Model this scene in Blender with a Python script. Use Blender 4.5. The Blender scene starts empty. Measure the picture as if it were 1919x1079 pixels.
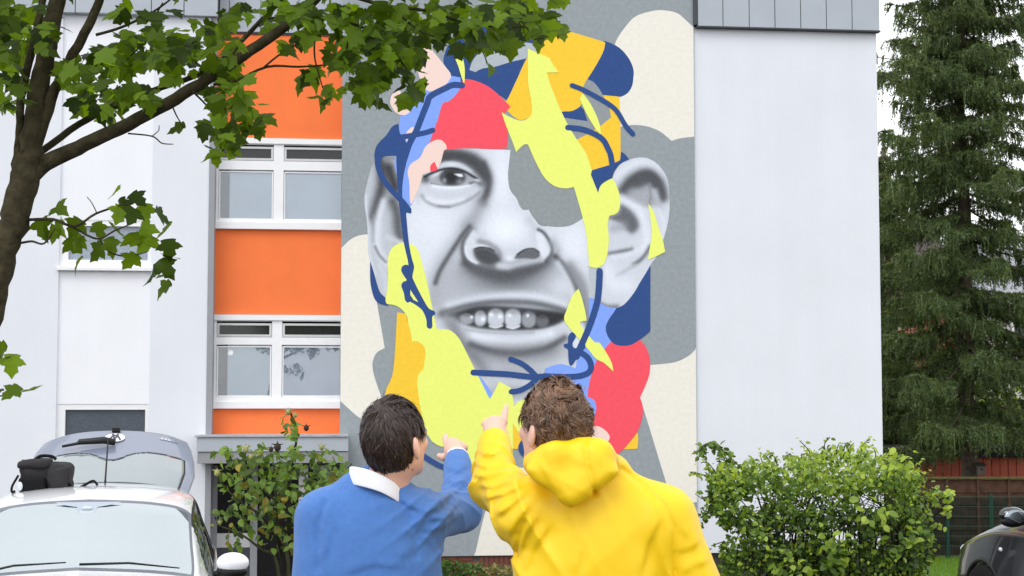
import bpy, bmesh, math, random
import numpy as np
from mathutils import Vector, Matrix
R = math.radians
random.seed(7); RNG = np.random.default_rng(7)
scn = bpy.context.scene
COL = scn.collection
# ------------------------------------------------------------ camera
IW, IH, F = 1919.0, 1079.0, 3000.0
CAMZ, HOR = 1.85, 745.0
PITCH = math.atan((HOR - IH / 2) / F)
cam_d = bpy.data.cameras.new('camera'); cam = bpy.data.objects.new('camera', cam_d); COL.objects.link(cam)
cam.location = (0, 0, CAMZ); cam.rotation_euler = (math.pi / 2 + PITCH, 0, 0)
cam_d.sensor_width = 36; cam_d.lens = F / IW * 36; cam_d.clip_end = 3000; cam_d.clip_start = .05
scn.camera = cam
scn.render.resolution_x, scn.render.resolution_y = 1024, 576
# ------------------------------------------------------------ sky, sun, exposure
SUN_EL, SUN_AZ = R(52), R(205)          # azimuth from +Y clockwise: behind the camera, a little to its left
world = bpy.data.worlds.new('World'); scn.world = world; world.use_nodes = True
wn = world.node_tree; wn.nodes.clear()
sky = wn.nodes.new('ShaderNodeTexSky'); sky.sky_type = 'NISHITA'; sky.sun_disc = False
sky.sun_elevation = SUN_EL; sky.sun_rotation = SUN_AZ; sky.air_density = 1.0; sky.dust_density = 1.0; sky.ozone_density = 1.0
hs = wn.nodes.new('ShaderNodeHueSaturation'); hs.inputs['Saturation'].default_value = .22; hs.inputs['Value'].default_value = 1.0
cl_tc = wn.nodes.new('ShaderNodeTexCoord'); cl_n = wn.nodes.new('ShaderNodeTexNoise')
cl_n.inputs['Scale'].default_value = 2.2; cl_n.inputs['Detail'].default_value = 5
cl_r = wn.nodes.new('ShaderNodeMapRange'); cl_r.inputs['To Min'].default_value = .85; cl_r.inputs['To Max'].default_value = 1.15
cl_m = wn.nodes.new('ShaderNodeVectorMath'); cl_m.operation = 'SCALE'
bgn = wn.nodes.new('ShaderNodeBackground'); bgn.inputs['Strength'].default_value = .15
won = wn.nodes.new('ShaderNodeOutputWorld')
wn.links.new(sky.outputs[0], hs.inputs['Color']); wn.links.new(cl_tc.outputs['Generated'], cl_n.inputs['Vector'])
wn.links.new(cl_n.outputs['Fac'], cl_r.inputs['Value']); wn.links.new(hs.outputs[0], cl_m.inputs[0])
cl_x = wn.nodes.new('ShaderNodeMix'); cl_x.data_type = 'RGBA'; cl_x.inputs[0].default_value = .62      # high, even cloud layer over the clear sky
cl_x.inputs[7].default_value = (9.15, 9.25, 9.5, 1)
wn.links.new(hs.outputs[0], cl_x.inputs[6]); wn.links.new(cl_x.outputs[2], cl_m.inputs[0])
wn.links.new(cl_r.outputs[0], cl_m.inputs['Scale']); wn.links.new(cl_m.outputs[0], bgn.inputs['Color'])
wn.links.new(bgn.outputs[0], won.inputs[0])
sd = bpy.data.lights.new('sun', 'SUN'); sd.energy = .6; sd.angle = R(25); sd.color = (1, .975, .94)
sun = bpy.data.objects.new('sun', sd); COL.objects.link(sun)
sv = Vector((math.sin(SUN_AZ) * math.cos(SUN_EL), math.cos(SUN_AZ) * math.cos(SUN_EL), math.sin(SUN_EL)))
sun.rotation_euler = sv.to_track_quat('Z', 'Y').to_euler(); sun.location = (0, -5, 30)
scn.view_settings.view_transform = 'Standard'; scn.view_settings.look = 'None'
scn.view_settings.gamma = 1; scn.view_settings.use_curve_mapping = False
scn.view_settings.exposure = .46
try:
    scn.cycles.max_bounces = 8; scn.cycles.transparent_max_bounces = 12
except Exception: pass

# ------------------------------------------------------------ pixel rays
_F = np.array([0, math.cos(PITCH), math.sin(PITCH)]); _U = np.array([0, -math.sin(PITCH), math.cos(PITCH)])
def ray(px, py):
    return _F + np.array([1., 0, 0]) * ((px - IW / 2) / F) + _U * (-(py - IH / 2) / F)
def at(px, py, Y):                      # the point of the place that stands at distance Y in this direction
    d = ray(px, py); t = Y / d[1]
    return Vector((d[0] * t, Y, CAMZ + d[2] * t))

# ------------------------------------------------------------ helpers
def lin(c):
    out = []
    for v in c[:3]:
        v = v / 255.
        out.append(v / 12.92 if v <= .04045 else ((v + .055) / 1.055) ** 2.4)
    return (*out, 1.0)
MATS = {}
def mat(name, c=None, rough=.6, spec=.4, var=.08, vscale=6., bump=0., bscale=60., metal=0., col=None, coat=0., detail=6., attr=None, island=0., sheen=0.):
    if name in MATS: return MATS[name]
    m = bpy.data.materials.new(name); m.use_nodes = True; nt = m.node_tree; N = nt.nodes; L = nt.links
    b = N['Principled BSDF']
    base = col if col else lin(c)
    if len(base) == 3: base = (*base, 1)
    b.inputs['Base Color'].default_value = base; b.inputs['Roughness'].default_value = rough
    b.inputs['Specular IOR Level'].default_value = spec; b.inputs['Metallic'].default_value = metal
    b.inputs['Coat Weight'].default_value = coat; b.inputs['Coat Roughness'].default_value = .04
    b.inputs['Sheen Weight'].default_value = sheen
    tc = N.new('ShaderNodeTexCoord')
    src = None
    if attr:
        a = N.new('ShaderNodeAttribute'); a.attribute_name = attr; src = a.outputs['Color']
    if var or island:
        n = N.new('ShaderNodeTexNoise'); n.inputs['Scale'].default_value = vscale; n.inputs['Detail'].default_value = detail
        L.new(tc.outputs['Object'], n.inputs['Vector'])
        mr = N.new('ShaderNodeMapRange'); mr.inputs['From Min'].default_value = .25; mr.inputs['From Max'].default_value = .75
        mr.inputs['To Min'].default_value = 1 - var; mr.inputs['To Max'].default_value = 1 + var
        L.new(n.outputs['Fac'], mr.inputs['Value'])
        fac = mr.outputs[0]
        if island:
            g = N.new('ShaderNodeNewGeometry'); m2 = N.new('ShaderNodeMapRange')
            m2.inputs['To Min'].default_value = 1 - island; m2.inputs['To Max'].default_value = 1 + island
            L.new(g.outputs['Random Per Island'], m2.inputs['Value'])
            mm = N.new('ShaderNodeMath'); mm.operation = 'MULTIPLY'; L.new(fac, mm.inputs[0]); L.new(m2.outputs[0], mm.inputs[1]); fac = mm.outputs[0]
        sc = N.new('ShaderNodeVectorMath'); sc.operation = 'SCALE'
        if src: L.new(src, sc.inputs[0])
        else: sc.inputs[0].default_value = base[:3]
        L.new(fac, sc.inputs['Scale']); src = sc.outputs[0]
    if src: L.new(src, b.inputs['Base Color'])
    if bump:
        n2 = N.new('ShaderNodeTexNoise'); n2.inputs['Scale'].default_value = bscale; n2.inputs['Detail'].default_value = 4
        L.new(tc.outputs['Object'], n2.inputs['Vector'])
        bp = N.new('ShaderNodeBump'); bp.inputs['Strength'].default_value = bump; bp.inputs['Distance'].default_value = .01
        L.new(n2.outputs['Fac'], bp.inputs['Height']); L.new(bp.outputs[0], b.inputs['Normal'])
    MATS[name] = m; return m
def leaf_mat(name, c, back=None, trans=.35, rough=.45, hv=.35, attr=None):
    if name in MATS: return MATS[name]
    m = bpy.data.materials.new(name); m.use_nodes = True; nt = m.node_tree; N = nt.nodes; L = nt.links
    b = N['Principled BSDF']; out = N['Material Output']
    b.inputs['Roughness'].default_value = rough; b.inputs['Specular IOR Level'].default_value = .3
    g = N.new('ShaderNodeNewGeometry'); oi = N.new('ShaderNodeObjectInfo')
    ad = N.new('ShaderNodeMath'); ad.operation = 'ADD'; L.new(g.outputs['Random Per Island'], ad.inputs[0]); L.new(oi.outputs['Random'], ad.inputs[1])
    fr = N.new('ShaderNodeMath'); fr.operation = 'FRACT'; L.new(ad.outputs[0], fr.inputs[0])
    cr = N.new('ShaderNodeValToRGB'); e = cr.color_ramp.elements
    base = np.array(c)
    e[0].position = 0; e[0].color = (*(base * (1 - hv)), 1)
    e[1].position = 1; e[1].color = (*np.clip(base * np.array([1 + hv * 1.5, 1 + hv, 1 + hv * .4]), 0, 1), 1)
    L.new(fr.outputs[0], cr.inputs[0]); L.new(cr.outputs[0], b.inputs['Base Color'])
    tr = N.new('ShaderNodeBsdfTranslucent'); tm = N.new('ShaderNodeVectorMath'); tm.operation = 'MULTIPLY'
    tm.inputs[1].default_value = (2.1, 1.9, .5); L.new(cr.outputs[0], tm.inputs[0]); L.new(tm.outputs[0], tr.inputs['Color'])
    mx = N.new('ShaderNodeMixShader'); mx.inputs[0].default_value = trans
    L.new(b.outputs[0], mx.inputs[1]); L.new(tr.outputs[0], mx.inputs[2]); L.new(mx.outputs[0], out.inputs['Surface'])
    MATS[name] = m; return m

def tag(o, label=None, cat=None, group=None, kind=None):
    if label: o['label'] = label
    if cat: o['category'] = cat
    if group: o['group'] = group
    if kind: o['kind'] = kind
    return o
def empty(name, loc=(0, 0, 0), rz=0, parent=None):
    o = bpy.data.objects.new(name, None); COL.objects.link(o); o.location = loc; o.rotation_euler = (0, 0, rz)
    o.empty_display_size = .1
    if parent: o.parent = parent
    return o
def link(name, me, m=None, parent=None, loc=None, smooth=False):
    o = bpy.data.objects.new(name, me); COL.objects.link(o)
    if m is not None and not me.materials: me.materials.append(m)
    if parent: o.parent = parent
    if loc is not None: o.location = loc
    if smooth: me.polygons.foreach_set('use_smooth', np.ones(len(me.polygons), bool))
    return o
def pydata(name, V, Fc, m=None, parent=None, smooth=False, loc=None):
    me = bpy.data.meshes.new(name)
    me.from_pydata([tuple(map(float, v)) for v in V], [], [tuple(map(int, f)) for f in Fc]); me.update()
    return link(name, me, m, parent, loc, smooth)
def npmesh(name, V, Q, m=None, parent=None, smooth=False, loc=None, n=None):
    V = np.asarray(V, np.float32); Q = np.asarray(Q, np.int32); k = Q.shape[1]
    me = bpy.data.meshes.new(name); me.vertices.add(len(V)); me.vertices.foreach_set('co', V.ravel())
    me.loops.add(Q.size); me.loops.foreach_set('vertex_index', Q.ravel())
    me.polygons.add(len(Q)); me.polygons.foreach_set('loop_start', np.arange(0, Q.size, k, dtype=np.int32))
    try: me.polygons.foreach_set('loop_total', np.full(len(Q), k, np.int32))
    except Exception: pass
    me.update(calc_edges=True); me.validate()
    return link(name, me, m, parent, loc, smooth)
class MB:                               # collects boxes and tubes into one mesh
    def __init__(s): s.V = []; s.F = []
    def box(s, x0, x1, y0, y1, z0, z1, bev=0):
        if bev:
            bm = bmesh.new(); bmesh.ops.create_cube(bm, size=1)
            bmesh.ops.scale(bm, vec=(x1 - x0, y1 - y0, z1 - z0), verts=bm.verts)
            bmesh.ops.translate(bm, vec=((x0 + x1) / 2, (y0 + y1) / 2, (z0 + z1) / 2), verts=bm.verts)
            bmesh.ops.bevel(bm, geom=bm.edges[:], offset=bev, segments=2, affect='EDGES', profile=.5)
            bm.verts.index_update(); b = len(s.V)
            s.V += [tuple(v.co) for v in bm.verts]; s.F += [tuple(b + v.index for v in f.verts) for f in bm.faces]; bm.free(); return s
        b = len(s.V)
        s.V += [(x, y, z) for x in (x0, x1) for y in (y0, y1) for z in (z0, z1)]
        s.F += [tuple(b + i for i in f) for f in ((0, 1, 3, 2), (4, 6, 7, 5), (0, 4, 5, 1), (2, 3, 7, 6), (0, 2, 6, 4), (1, 5, 7, 3))]
        return s
    def tube(s, pts, rad, n=8, cap=True):
        pts = [Vector(p) for p in pts]
        if not hasattr(rad, '__len__'): rad = [rad] * len(pts)
        b = len(s.V); up = Vector((.13, .31, .94)); prev = None
        for i, p in enumerate(pts):
            t = (pts[min(i + 1, len(pts) - 1)] - pts[max(i - 1, 0)])
            t = t.normalized() if t.length > 1e-9 else Vector((0, 0, 1))
            a = (prev - t * prev.dot(t)) if prev is not None else t.cross(up)
            if a.length < 1e-6: a = t.orthogonal()
            a.normalize(); prev = a; c = t.cross(a)
            for k in range(n):
                w = 2 * math.pi * k / n; s.V.append(tuple(p + (a * math.cos(w) + c * math.sin(w)) * rad[i]))
        for i in range(len(pts) - 1):
            for k in range(n):
                s.F.append((b + i * n + k, b + i * n + (k + 1) % n, b + (i + 1) * n + (k + 1) % n, b + (i + 1) * n + k))
        if cap:
            s.F.append(tuple(b + k for k in range(n))[::-1]); s.F.append(tuple(b + (len(pts) - 1) * n + k for k in range(n)))
        return s
    def ellipsoid(s, c, r, nu=14, nv=9, rot=None):
        b = len(s.V); c = Vector(c)
        for j in range(nv + 1):
            th = math.pi * j / nv
            for i in range(nu):
                ph = 2 * math.pi * i / nu
                v = Vector((r[0] * math.sin(th) * math.cos(ph), r[1] * math.sin(th) * math.sin(ph), r[2] * math.cos(th)))
                s.V.append(tuple(c + (rot @ v if rot else v)))
        for j in range(nv):
            for i in range(nu):
                s.F.append((b + j * nu + i, b + (j + 1) * nu + i, b + (j + 1) * nu + (i + 1) % nu, b + j * nu + (i + 1) % nu))
        return s
    def build(s, name, m, parent=None, smooth=False, loc=None): return pydata(name, s.V, s.F, m, parent, smooth, loc)
def spline(pts, sub=6, closed=True):    # (x, y) smooth, (x, y, 1) corner
    n = len(pts); out = []
    P = [np.array(p[:2], float) for p in pts]; C = [len(p) > 2 for p in pts]
    for i in range(n if closed else n - 1):
        p1, p2 = P[i], P[(i + 1) % n]
        p0 = P[i - 1] if (closed or i > 0) else p1; p3 = P[(i + 2) % n] if (closed or i + 2 < n) else p2
        if C[i] and C[(i + 1) % n]: out.append(p1); continue
        t1 = np.zeros(2) if C[i] else (p2 - p0) * .5
        t2 = np.zeros(2) if C[(i + 1) % n] else (p3 - p1) * .5
        if C[i]: t1 = (p2 - p1) - t2 * .5
        if C[(i + 1) % n]: t2 = (p2 - p1) - t1 * .5
        for k in range(sub):
            t = k / sub; a, b_, c, d = 2 * t**3 - 3 * t * t + 1, t**3 - 2 * t * t + t, -2 * t**3 + 3 * t * t, t**3 - t * t
            out.append(a * p1 + b_ * t1 + c * p2 + d * t2)
    if not closed: out.append(P[-1])
    return out
def spline3(pts, sub=6):
    P = [Vector(p) for p in pts]; out = []
    for i in range(len(P) - 1):
        p1, p2 = P[i], P[i + 1]; p0 = P[max(i - 1, 0)]; p3 = P[min(i + 2, len(P) - 1)]
        t1, t2 = (p2 - p0) * .5, (p3 - p1) * .5
        for k in range(sub):
            t = k / sub
            out.append(p1 * (2 * t**3 - 3 * t * t + 1) + t1 * (t**3 - 2 * t * t + t) + p2 * (-2 * t**3 + 3 * t * t) + t2 * (t**3 - t * t))
    out.append(P[-1]); return out
def inside(poly, X, Y):
    r = np.zeros(X.shape, bool); n = len(poly)
    for i in range(n):
        x1, y1 = poly[i][:2]; x2, y2 = poly[(i + 1) % n][:2]
        if y1 == y2: continue
        r ^= ((y1 > Y) != (y2 > Y)) & (X < (x2 - x1) * (Y - y1) / (y2 - y1) + x1)
    return r
def pdist(pts, X, Y, closed=False):
    d = np.full(X.shape, 1e9); n = len(pts)
    for i in range(n if closed else n - 1):
        x1, y1 = pts[i][:2]; x2, y2 = pts[(i + 1) % n][:2]; dx, dy = x2 - x1, y2 - y1; l = dx * dx + dy * dy + 1e-12
        t = np.clip(((X - x1) * dx + (Y - y1) * dy) / l, 0, 1)
        d = np.minimum(d, np.hypot(X - x1 - t * dx, Y - y1 - t * dy))
    return d
def ground_z(Y):
    return float(np.interp(Y, [-50, 5, 8, 14.6, 22, 26, 36, 45, 2000], [0, 0, -.21, -.21, -1.5, -1.6, -1.76, -1.8, -1.8]))
# ============================================================ ground
M_ASPH = mat('asphalt', col=(.055, .056, .058), rough=.85, var=.25, vscale=3, bump=.4, bscale=120)
M_SOIL = mat('garden soil', col=(.045, .036, .026), rough=.95, var=.3, vscale=4, bump=.6, bscale=30)
M_GRASSB = mat('lawn', col=(.10, .20, .022), rough=.9, var=.35, vscale=5, bump=.6, bscale=80)
def sheet(name, x0, x1, y0, y1, m, dz=0., ny=60):
    ys = np.linspace(y0, y1, ny); V = []; Q = []
    for y in ys: V += [(x0, y, ground_z(y) + dz), (x1, y, ground_z(y) + dz)]
    for i in range(ny - 1): Q.append((2 * i, 2 * i + 1, 2 * i + 3, 2 * i + 2))
    return tag(pydata(name, V, Q, m, smooth=True), kind='structure')
V = []; Q = []; gys = [-300, -50, 0, 3, 5, 6, 7, 8, 10, 11.5, 13, 14.6, 16, 19, 22, 24, 26, 30, 36, 45, 80, 200, 1500]
for y in gys: V += [(-900, y, ground_z(y) - .02), (900, y, ground_z(y) - .02)]
tag(pydata('ground', V, [(2 * i, 2 * i + 1, 2 * i + 3, 2 * i + 2) for i in range(len(gys) - 1)], M_SOIL), kind='structure')
sheet('car_park', -30, 30, -25, 14.5, M_ASPH)
kerb = MB(); kerb.box(-30, 30, 14.5, 14.62, ground_z(14.5) - .15, ground_z(14.5) + .09, .015)
tag(kerb.build('kerb', mat('kerb stone', (150, 150, 146), .85, bump=.3)), kind='structure')
sheet('lawn', 3.5, 60, 27.2, 37, M_GRASSB, 0.0)
sheet('path', 3.5, 60, 24.5, 30.4, M_ASPH, .006)

# ============================================================ apartment building
A = R(6.5)
BO = at(960, 745, 24.8); BO.z = ground_z(24.8)
BM = Matrix.Translation(BO) @ Matrix.Rotation(A, 4, 'Z'); BMI = BM.inverted()
def W(px, py, dep=0.):                  # wall coordinates (along, up) of the wall plane at depth dep
    o = BMI @ Vector((0, 0, CAMZ)); d = BMI.to_3x3() @ Vector(ray(px, py)); t = (dep - o.y) / d.y
    return (o.x + d.x * t, o.z + d.z * t)
bld = empty('apartment_building', BO, A)
tag(bld, 'pale grey apartment block with orange stairwell panels and grey metal roof edge', 'building')
def stucco(name, c, var=.05, vs=1.2, bump=.25, bs=55):
    m = mat(name, c, rough=.92, spec=.15, var=var, vscale=vs, bump=bump, bscale=bs, detail=8)
    N, L = m.node_tree.nodes, m.node_tree.links; b_ = N['Principled BSDF']          # faint rain streaks run down the render
    src = b_.inputs['Base Color'].links[0].from_socket; tc = N.new('ShaderNodeTexCoord'); mp = N.new('ShaderNodeMapping'); mp.inputs['Scale'].default_value = (3.2, 3.2, .10)
    n = N.new('ShaderNodeTexNoise'); n.inputs['Scale'].default_value = 1.0; n.inputs['Detail'].default_value = 7; n.inputs['Roughness'].default_value = .65
    L.new(tc.outputs['Object'], mp.inputs['Vector']); L.new(mp.outputs[0], n.inputs['Vector'])
    mr = N.new('ShaderNodeMapRange'); mr.inputs['From Min'].default_value = .3; mr.inputs['From Max'].default_value = .7; mr.inputs['To Min'].default_value = .982; mr.inputs['To Max'].default_value = 1.01
    L.new(n.outputs['Fac'], mr.inputs['Value']); sc = N.new('ShaderNodeVectorMath'); sc.operation = 'SCALE'; L.new(src, sc.inputs[0]); L.new(mr.outputs[0], sc.inputs['Scale']); L.new(sc.outputs[0], b_.inputs['Base Color'])
    return m
M_WALL = stucco('pale stucco', (227, 230, 236), var=.035, vs=.8)
M_WHITE = stucco('white stucco', (240, 242, 246), var=.02)
M_OR = stucco('orange stucco', (250, 129, 74), var=.05, vs=2.0)
M_FRAME = mat('white window frame', (238, 239, 240), .35, .5, var=.03)
M_SASH = mat('pale grey sash', (205, 206, 206), .4, .5, var=.04)
M_CLAD = mat('grey metal cladding', (172, 179, 187), .45, .5, var=.05, vscale=2.5)
M_CLADD = mat('dark joint', (70, 73, 78), .7)
M_TRIM = mat('grey corner trim', (150, 152, 157), .5, .4, var=.04)
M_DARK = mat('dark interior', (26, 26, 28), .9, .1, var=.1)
M_FROST = mat('frosted glass', (74, 82, 92), .35, .5, var=.25, vscale=40, bump=.3, bscale=70)
M_FROSTL = mat('pale frosted glass', (150, 160, 172), .35, .5, var=.2, vscale=30, bump=.3, bscale=70)
M_BLIND = mat('pale blind', (236, 246, 255), .8, .2, var=.06, vscale=2)
M_BLIND2 = mat('pale lilac blind', (228, 232, 248), .8, .2, var=.08, vscale=2)
def glass_mat(name, tint, refl, fixed=0, gcol=(.93, .96, 1)):
    m = bpy.data.materials.new(name); m.use_nodes = True; nt = m.node_tree; N = nt.nodes; L = nt.links
    N.remove(N['Principled BSDF']); out = N['Material Output']
    t = N.new('ShaderNodeBsdfTransparent'); t.inputs[0].default_value = (*tint, 1)
    g = N.new('ShaderNodeBsdfGlossy'); g.inputs['Roughness'].default_value = .015; g.inputs['Color'].default_value = (*gcol, 1)
    n = N.new('ShaderNodeTexNoise'); n.inputs['Scale'].default_value = 1.2
    bp = N.new('ShaderNodeBump'); bp.inputs['Strength'].default_value = .02; L.new(n.outputs['Fac'], bp.inputs['Height']); L.new(bp.outputs[0], g.inputs['Normal'])
    fr = N.new('ShaderNodeFresnel'); fr.inputs['IOR'].default_value = refl
    mx = N.new('ShaderNodeMixShader'); L.new(fr.outputs[0], mx.inputs[0]); L.new(t.outputs[0], mx.inputs[1]); L.new(g.outputs[0], mx.inputs[2])
    if fixed: L.remove(mx.inputs[0].links[0]); mx.inputs[0].default_value = fixed
    L.new(mx.outputs[0], out.inputs['Surface']); return m
M_GLASS = glass_mat('window glass', (.95, .97, .98), 1.9)
TOP = W(960, -330)[1]
uL = W(-420, 400)[0]; uB0 = W(399, 500)[0]; uB1 = W(640, 500)[0]; uM0 = W(639, 500)[0]; uM1 = W(1302, 500)[0]; uR = W(1649, 500)[0]
zPl = W(880, 1041)[1]                   # top of the plinth
zRoofR = W(1470, 55)[1]; BAYD = .34
MW = -.05                               # mural slab stands a little proud of the wall
# right wall and its back volume
b = MB(); b.box(uM1 - .6, uR, 0, 11, zPl, zRoofR); b.build('wall', M_WALL, bld)
b = MB(); b.box(uM0 + .02, uM1 - .6, .02, 11, zPl, TOP); b.build('wall', M_WALL, bld)
b = MB(); b.box(uM0 + .02, uR - .03, .06, 10.9, -.4, zPl); b.build('plinth', mat('dark plinth render', (62, 58, 56), .9, bump=.4), bld)
# parapet cladding on the right: panels of their own
pe = [W(x, 20)[0] for x in (1303, 1305, 1352, 1401, 1449, 1497, 1545, 1593)] + [uR + .03]
for i in range(1, len(pe) - 1):
    b = MB(); b.box(pe[i] + .006, pe[i + 1] - .006, -.10, .05, zRoofR, TOP, .004); b.build('parapet_panel', M_CLAD, bld)
b = MB(); b.box(pe[0] - .05, uR + .02, -.085, 10.9, zRoofR + .02, TOP - .05); b.build('parapet_core', M_CLADD, bld)
b = MB(); b.box(pe[0], uR + .035, -.115, .02, zRoofR - .025, zRoofR, .004); b.build('drip_edge', M_CLADD, bld)
# left wall with the white strip
s0, s1 = W(110, 500)[0], W(283, 500)[0]; zRoofL = W(300, 30)[1]
zwb = W(190, 757)[1]; zwt1, zwt0 = W(190, 412)[1], W(190, 501)[1]
b = MB(); b.box(uL, s0, 0, 11, -.3, zRoofL).box(s1, uB0, 0, 11, -.3, zRoofL); b.build('wall', M_WALL, bld)
b = MB(); b.box(s0, s1, .05, 11, zwb, zwt0).box(s0, s1, .05, 11, zwt1, zRoofL).box(s0, s1, .3, 11, -.3, zwb).box(s0, s1, .3, 11, zwt0, zwt1); b.build('wall_strip', M_WHITE, bld)
for (za, zb, mt, sill) in ((W(190, 985)[1], zwb, M_FROST, False), (zwt0, zwt1, M_FROSTL, True)):
    w = empty('window', parent=bld); fw = .085
    fr = MB(); fr.box(s0, s0 + fw * 1.5, .06, .16, za, zb).box(s1 - fw * .7, s1, .06, .16, za, zb).box(s0 + fw * 1.5, s1 - fw * .7, .06, .16, zb - fw, zb).box(s0 + fw * 1.5, s1 - fw * .7, .06, .16, za, za + fw * 1.4)
    fr.build('frame', M_FRAME, w)
    p = MB(); p.box(s0 + fw * 1.4, s1 - fw * .6, .11, .12, za + fw * 1.3, zb - fw * .9); p.build('pane', mt, w)
    if sill: p = MB(); p.box(s0 - .02, s1 + .02, -.05, .07, za - .05, za + .005, .006); p.build('sill', M_FRAME, w)
pl = [W(x, 12)[0] for x in (-420, -330, -240, -150, -60, 20, 78, 143, 235, 285, 346)] + [uB0 + .03]
for i in range(len(pl) - 1):
    b = MB(); b.box(pl[i] + .006, pl[i + 1] - .006, -.10, .05, zRoofL, TOP, .004); b.build('parapet_panel', M_CLAD, bld)
b = MB(); b.box(uL, uB0 + .02, -.08, 10.9, zRoofL + .02, TOP - .05); b.build('parapet_core', M_CLADD, bld)
# stairwell bay
def Z(y, x=520): return W(x, y, BAYD)[1]
uT = W(403, 500, BAYD)[0]
b = MB(); b.box(uB0 - .075, uB0 + .012, -.012, BAYD + .2, -.3, zRoofL - .01); b.build('corner_trim', M_TRIM, bld)
for (ya, yb) in ((66, 260), (430, 589), (765, 815)):
    b = MB(); b.box(uB0 + .012, uB1 + .1, BAYD, BAYD + .25, Z(yb), Z(ya)); b.build('spandrel', M_OR, bld)
zc = [Z(-330), Z(62)]; pb = [uB0 + .03] + [W(x, 20, BAYD)[0] for x in (430, 489, 560)] + [uB1 + .1]
for i in range(len(pb) - 1):
    b = MB(); b.box(pb[i] + .005, pb[i + 1] - .005, BAYD - .04, BAYD + .05, zc[1], zc[0], .004); b.build('parapet_panel', M_CLAD, bld)
b = MB(); b.box(uB0 + .02, uB1 + .1, BAYD - .02, BAYD + 1, zc[1] - .03, zc[0]); b.build('parapet_core', M_CLADD, bld)
def bay_window(y0, ymid0, ymid1, y1, ysill, bl):
    w = empty('window', parent=bld)
    x = [uT + .004, W(511, 500, BAYD)[0], W(530, 500, BAYD)[0], uB1 + .09]
    zt, zm0, zm1, zb, zs = Z(y0), Z(ymid0), Z(ymid1), Z(y1), Z(ysill)
    d0, d1 = BAYD - .02, BAYD + .06
    f = MB(); f.box(x[0] - .03, x[0] + .035, d0, d1, zs, zt - .10).box(x[1], x[2], d0, d1, zs + .1, zt - .10)
    f.box(x[0] + .035, x[1], d0, d1, zm1, zm0).box(x[2], x[3], d0, d1, zm1, zm0)
    f.box(x[0] + .035, x[1], d0, d1, zs + .1, zb - .02).box(x[2], x[3], d0, d1, zs + .1, zb - .02)
    f.box(x[0] - .03, x[3], d0, d1, zt - .10, zt - .088)
    f.build('frame', M_FRAME, w)
    c = MB(); c.box(x[0] - .035, x[3], BAYD - .05, d1, zt - .088, zt, .006); c.build('head_cap', M_FRAME, w)
    c = MB(); c.box(x[0] - .035, x[3], BAYD - .08, d1, zs - .012, zs + .1, .006); c.build('sill', M_FRAME, w)
    for (a, bb) in ((x[0] + .035, x[1]), (x[2], x[3])):
        # tilted top light and the lower sash
        for (q0, q1, t, tilt) in ((zm0 + .008, zt - .13, .034, .05), (zb - .018, zm1 - .02, .02, 0)):
            e_ = .006; s = MB(); y0_, y1_ = BAYD + .0 - tilt * .3, BAYD + .05
            s.box(a + e_, a + e_ + t, y0_, y1_, q0, q1).box(bb - e_ - t, bb - e_, y0_, y1_, q0, q1)
            s.box(a + e_ + t, bb - e_ - t, y0_, y1_, q1 - t, q1).box(a + e_ + t, bb - e_ - t, y0_, y1_, q0, q0 + t)
            s.build('sash', M_SASH if tilt else M_FRAME, w)
            g = MB(); g.box(a + e_ + t, bb - e_ - t, BAYD + .02, BAYD + .026, q0 + t, q1 - t); g.build('pane', M_GLASS if not tilt else M_PANE_D, w)
    for k, (a, bb) in enumerate(((x[0] + .20, x[1] - .01), (x[2] + .02, x[3]))):
        p = MB(); p.box(a, bb, BAYD + .062, BAYD + .07, zb - .02, zm1); p.build('blind', bl[k], w)
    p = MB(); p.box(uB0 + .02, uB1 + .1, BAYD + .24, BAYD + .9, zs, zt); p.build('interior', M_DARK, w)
M_PANE_D = mat('dark glass', (30, 31, 33), .08, .5, var=.1)
bay_window(260, 302, 319, 410, 429, (M_BLIND, M_BLIND)); bay_window(590, 632, 646, 741, 764, (M_BLIND, M_BLIND2))
p = MB(); wx, wz = W(432, 661, BAYD)
bm_ = [(wx + .045 * math.cos(a * math.pi / 3), BAYD - .001 + .02, wz + .045 * math.sin(a * math.pi / 3)) for a in range(6)]
pydata('window_sticker', bm_ + [(v[0], v[1] - .006, v[2]) for v in bm_], [tuple(range(6)), tuple(range(11, 5, -1))] + [(i, (i + 1) % 6, 6 + (i + 1) % 6, 6 + i) for i in range(6)], mat('white sticker', (250, 250, 250), .5), bld)
# entrance canopy and porch
CF = -.55
c0, c1 = W(366, 840, CF)[0], W(640, 840, CF)[0]
can = empty('canopy', parent=bld)
zt, zmid, zl = W(500, 815, CF)[1], W(500, 846, CF)[1], W(500, 868, CF)[1]
b = MB(); b.box(c0 + .02, c1 + .1, CF, BAYD, zmid, zt - .03, .004); b.build('fascia', M_CLAD, can)
b = MB(); b.box(c0 + .03, c1 + .1, CF + .02, BAYD, zl, zmid - .008, .004); b.build('lower_fascia', mat('grey fascia', (146, 147, 151), .5), can)
b = MB(); b.box(c0 - .01, c1 + .1, CF - .03, BAYD, zt - .03, zt, .004); b.build('coping', mat('weathered zinc', (168, 171, 175), .5, var=.2, vscale=8), can)
PD = .5; door = empty('entrance_door', parent=bld)
p = MB(); p.box(uB0, uB1 + .1, PD + .1, PD + .3, -.2, zl); p.build('porch_wall', mat('dark grey panel', (88, 92, 98), .6), bld)
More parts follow.
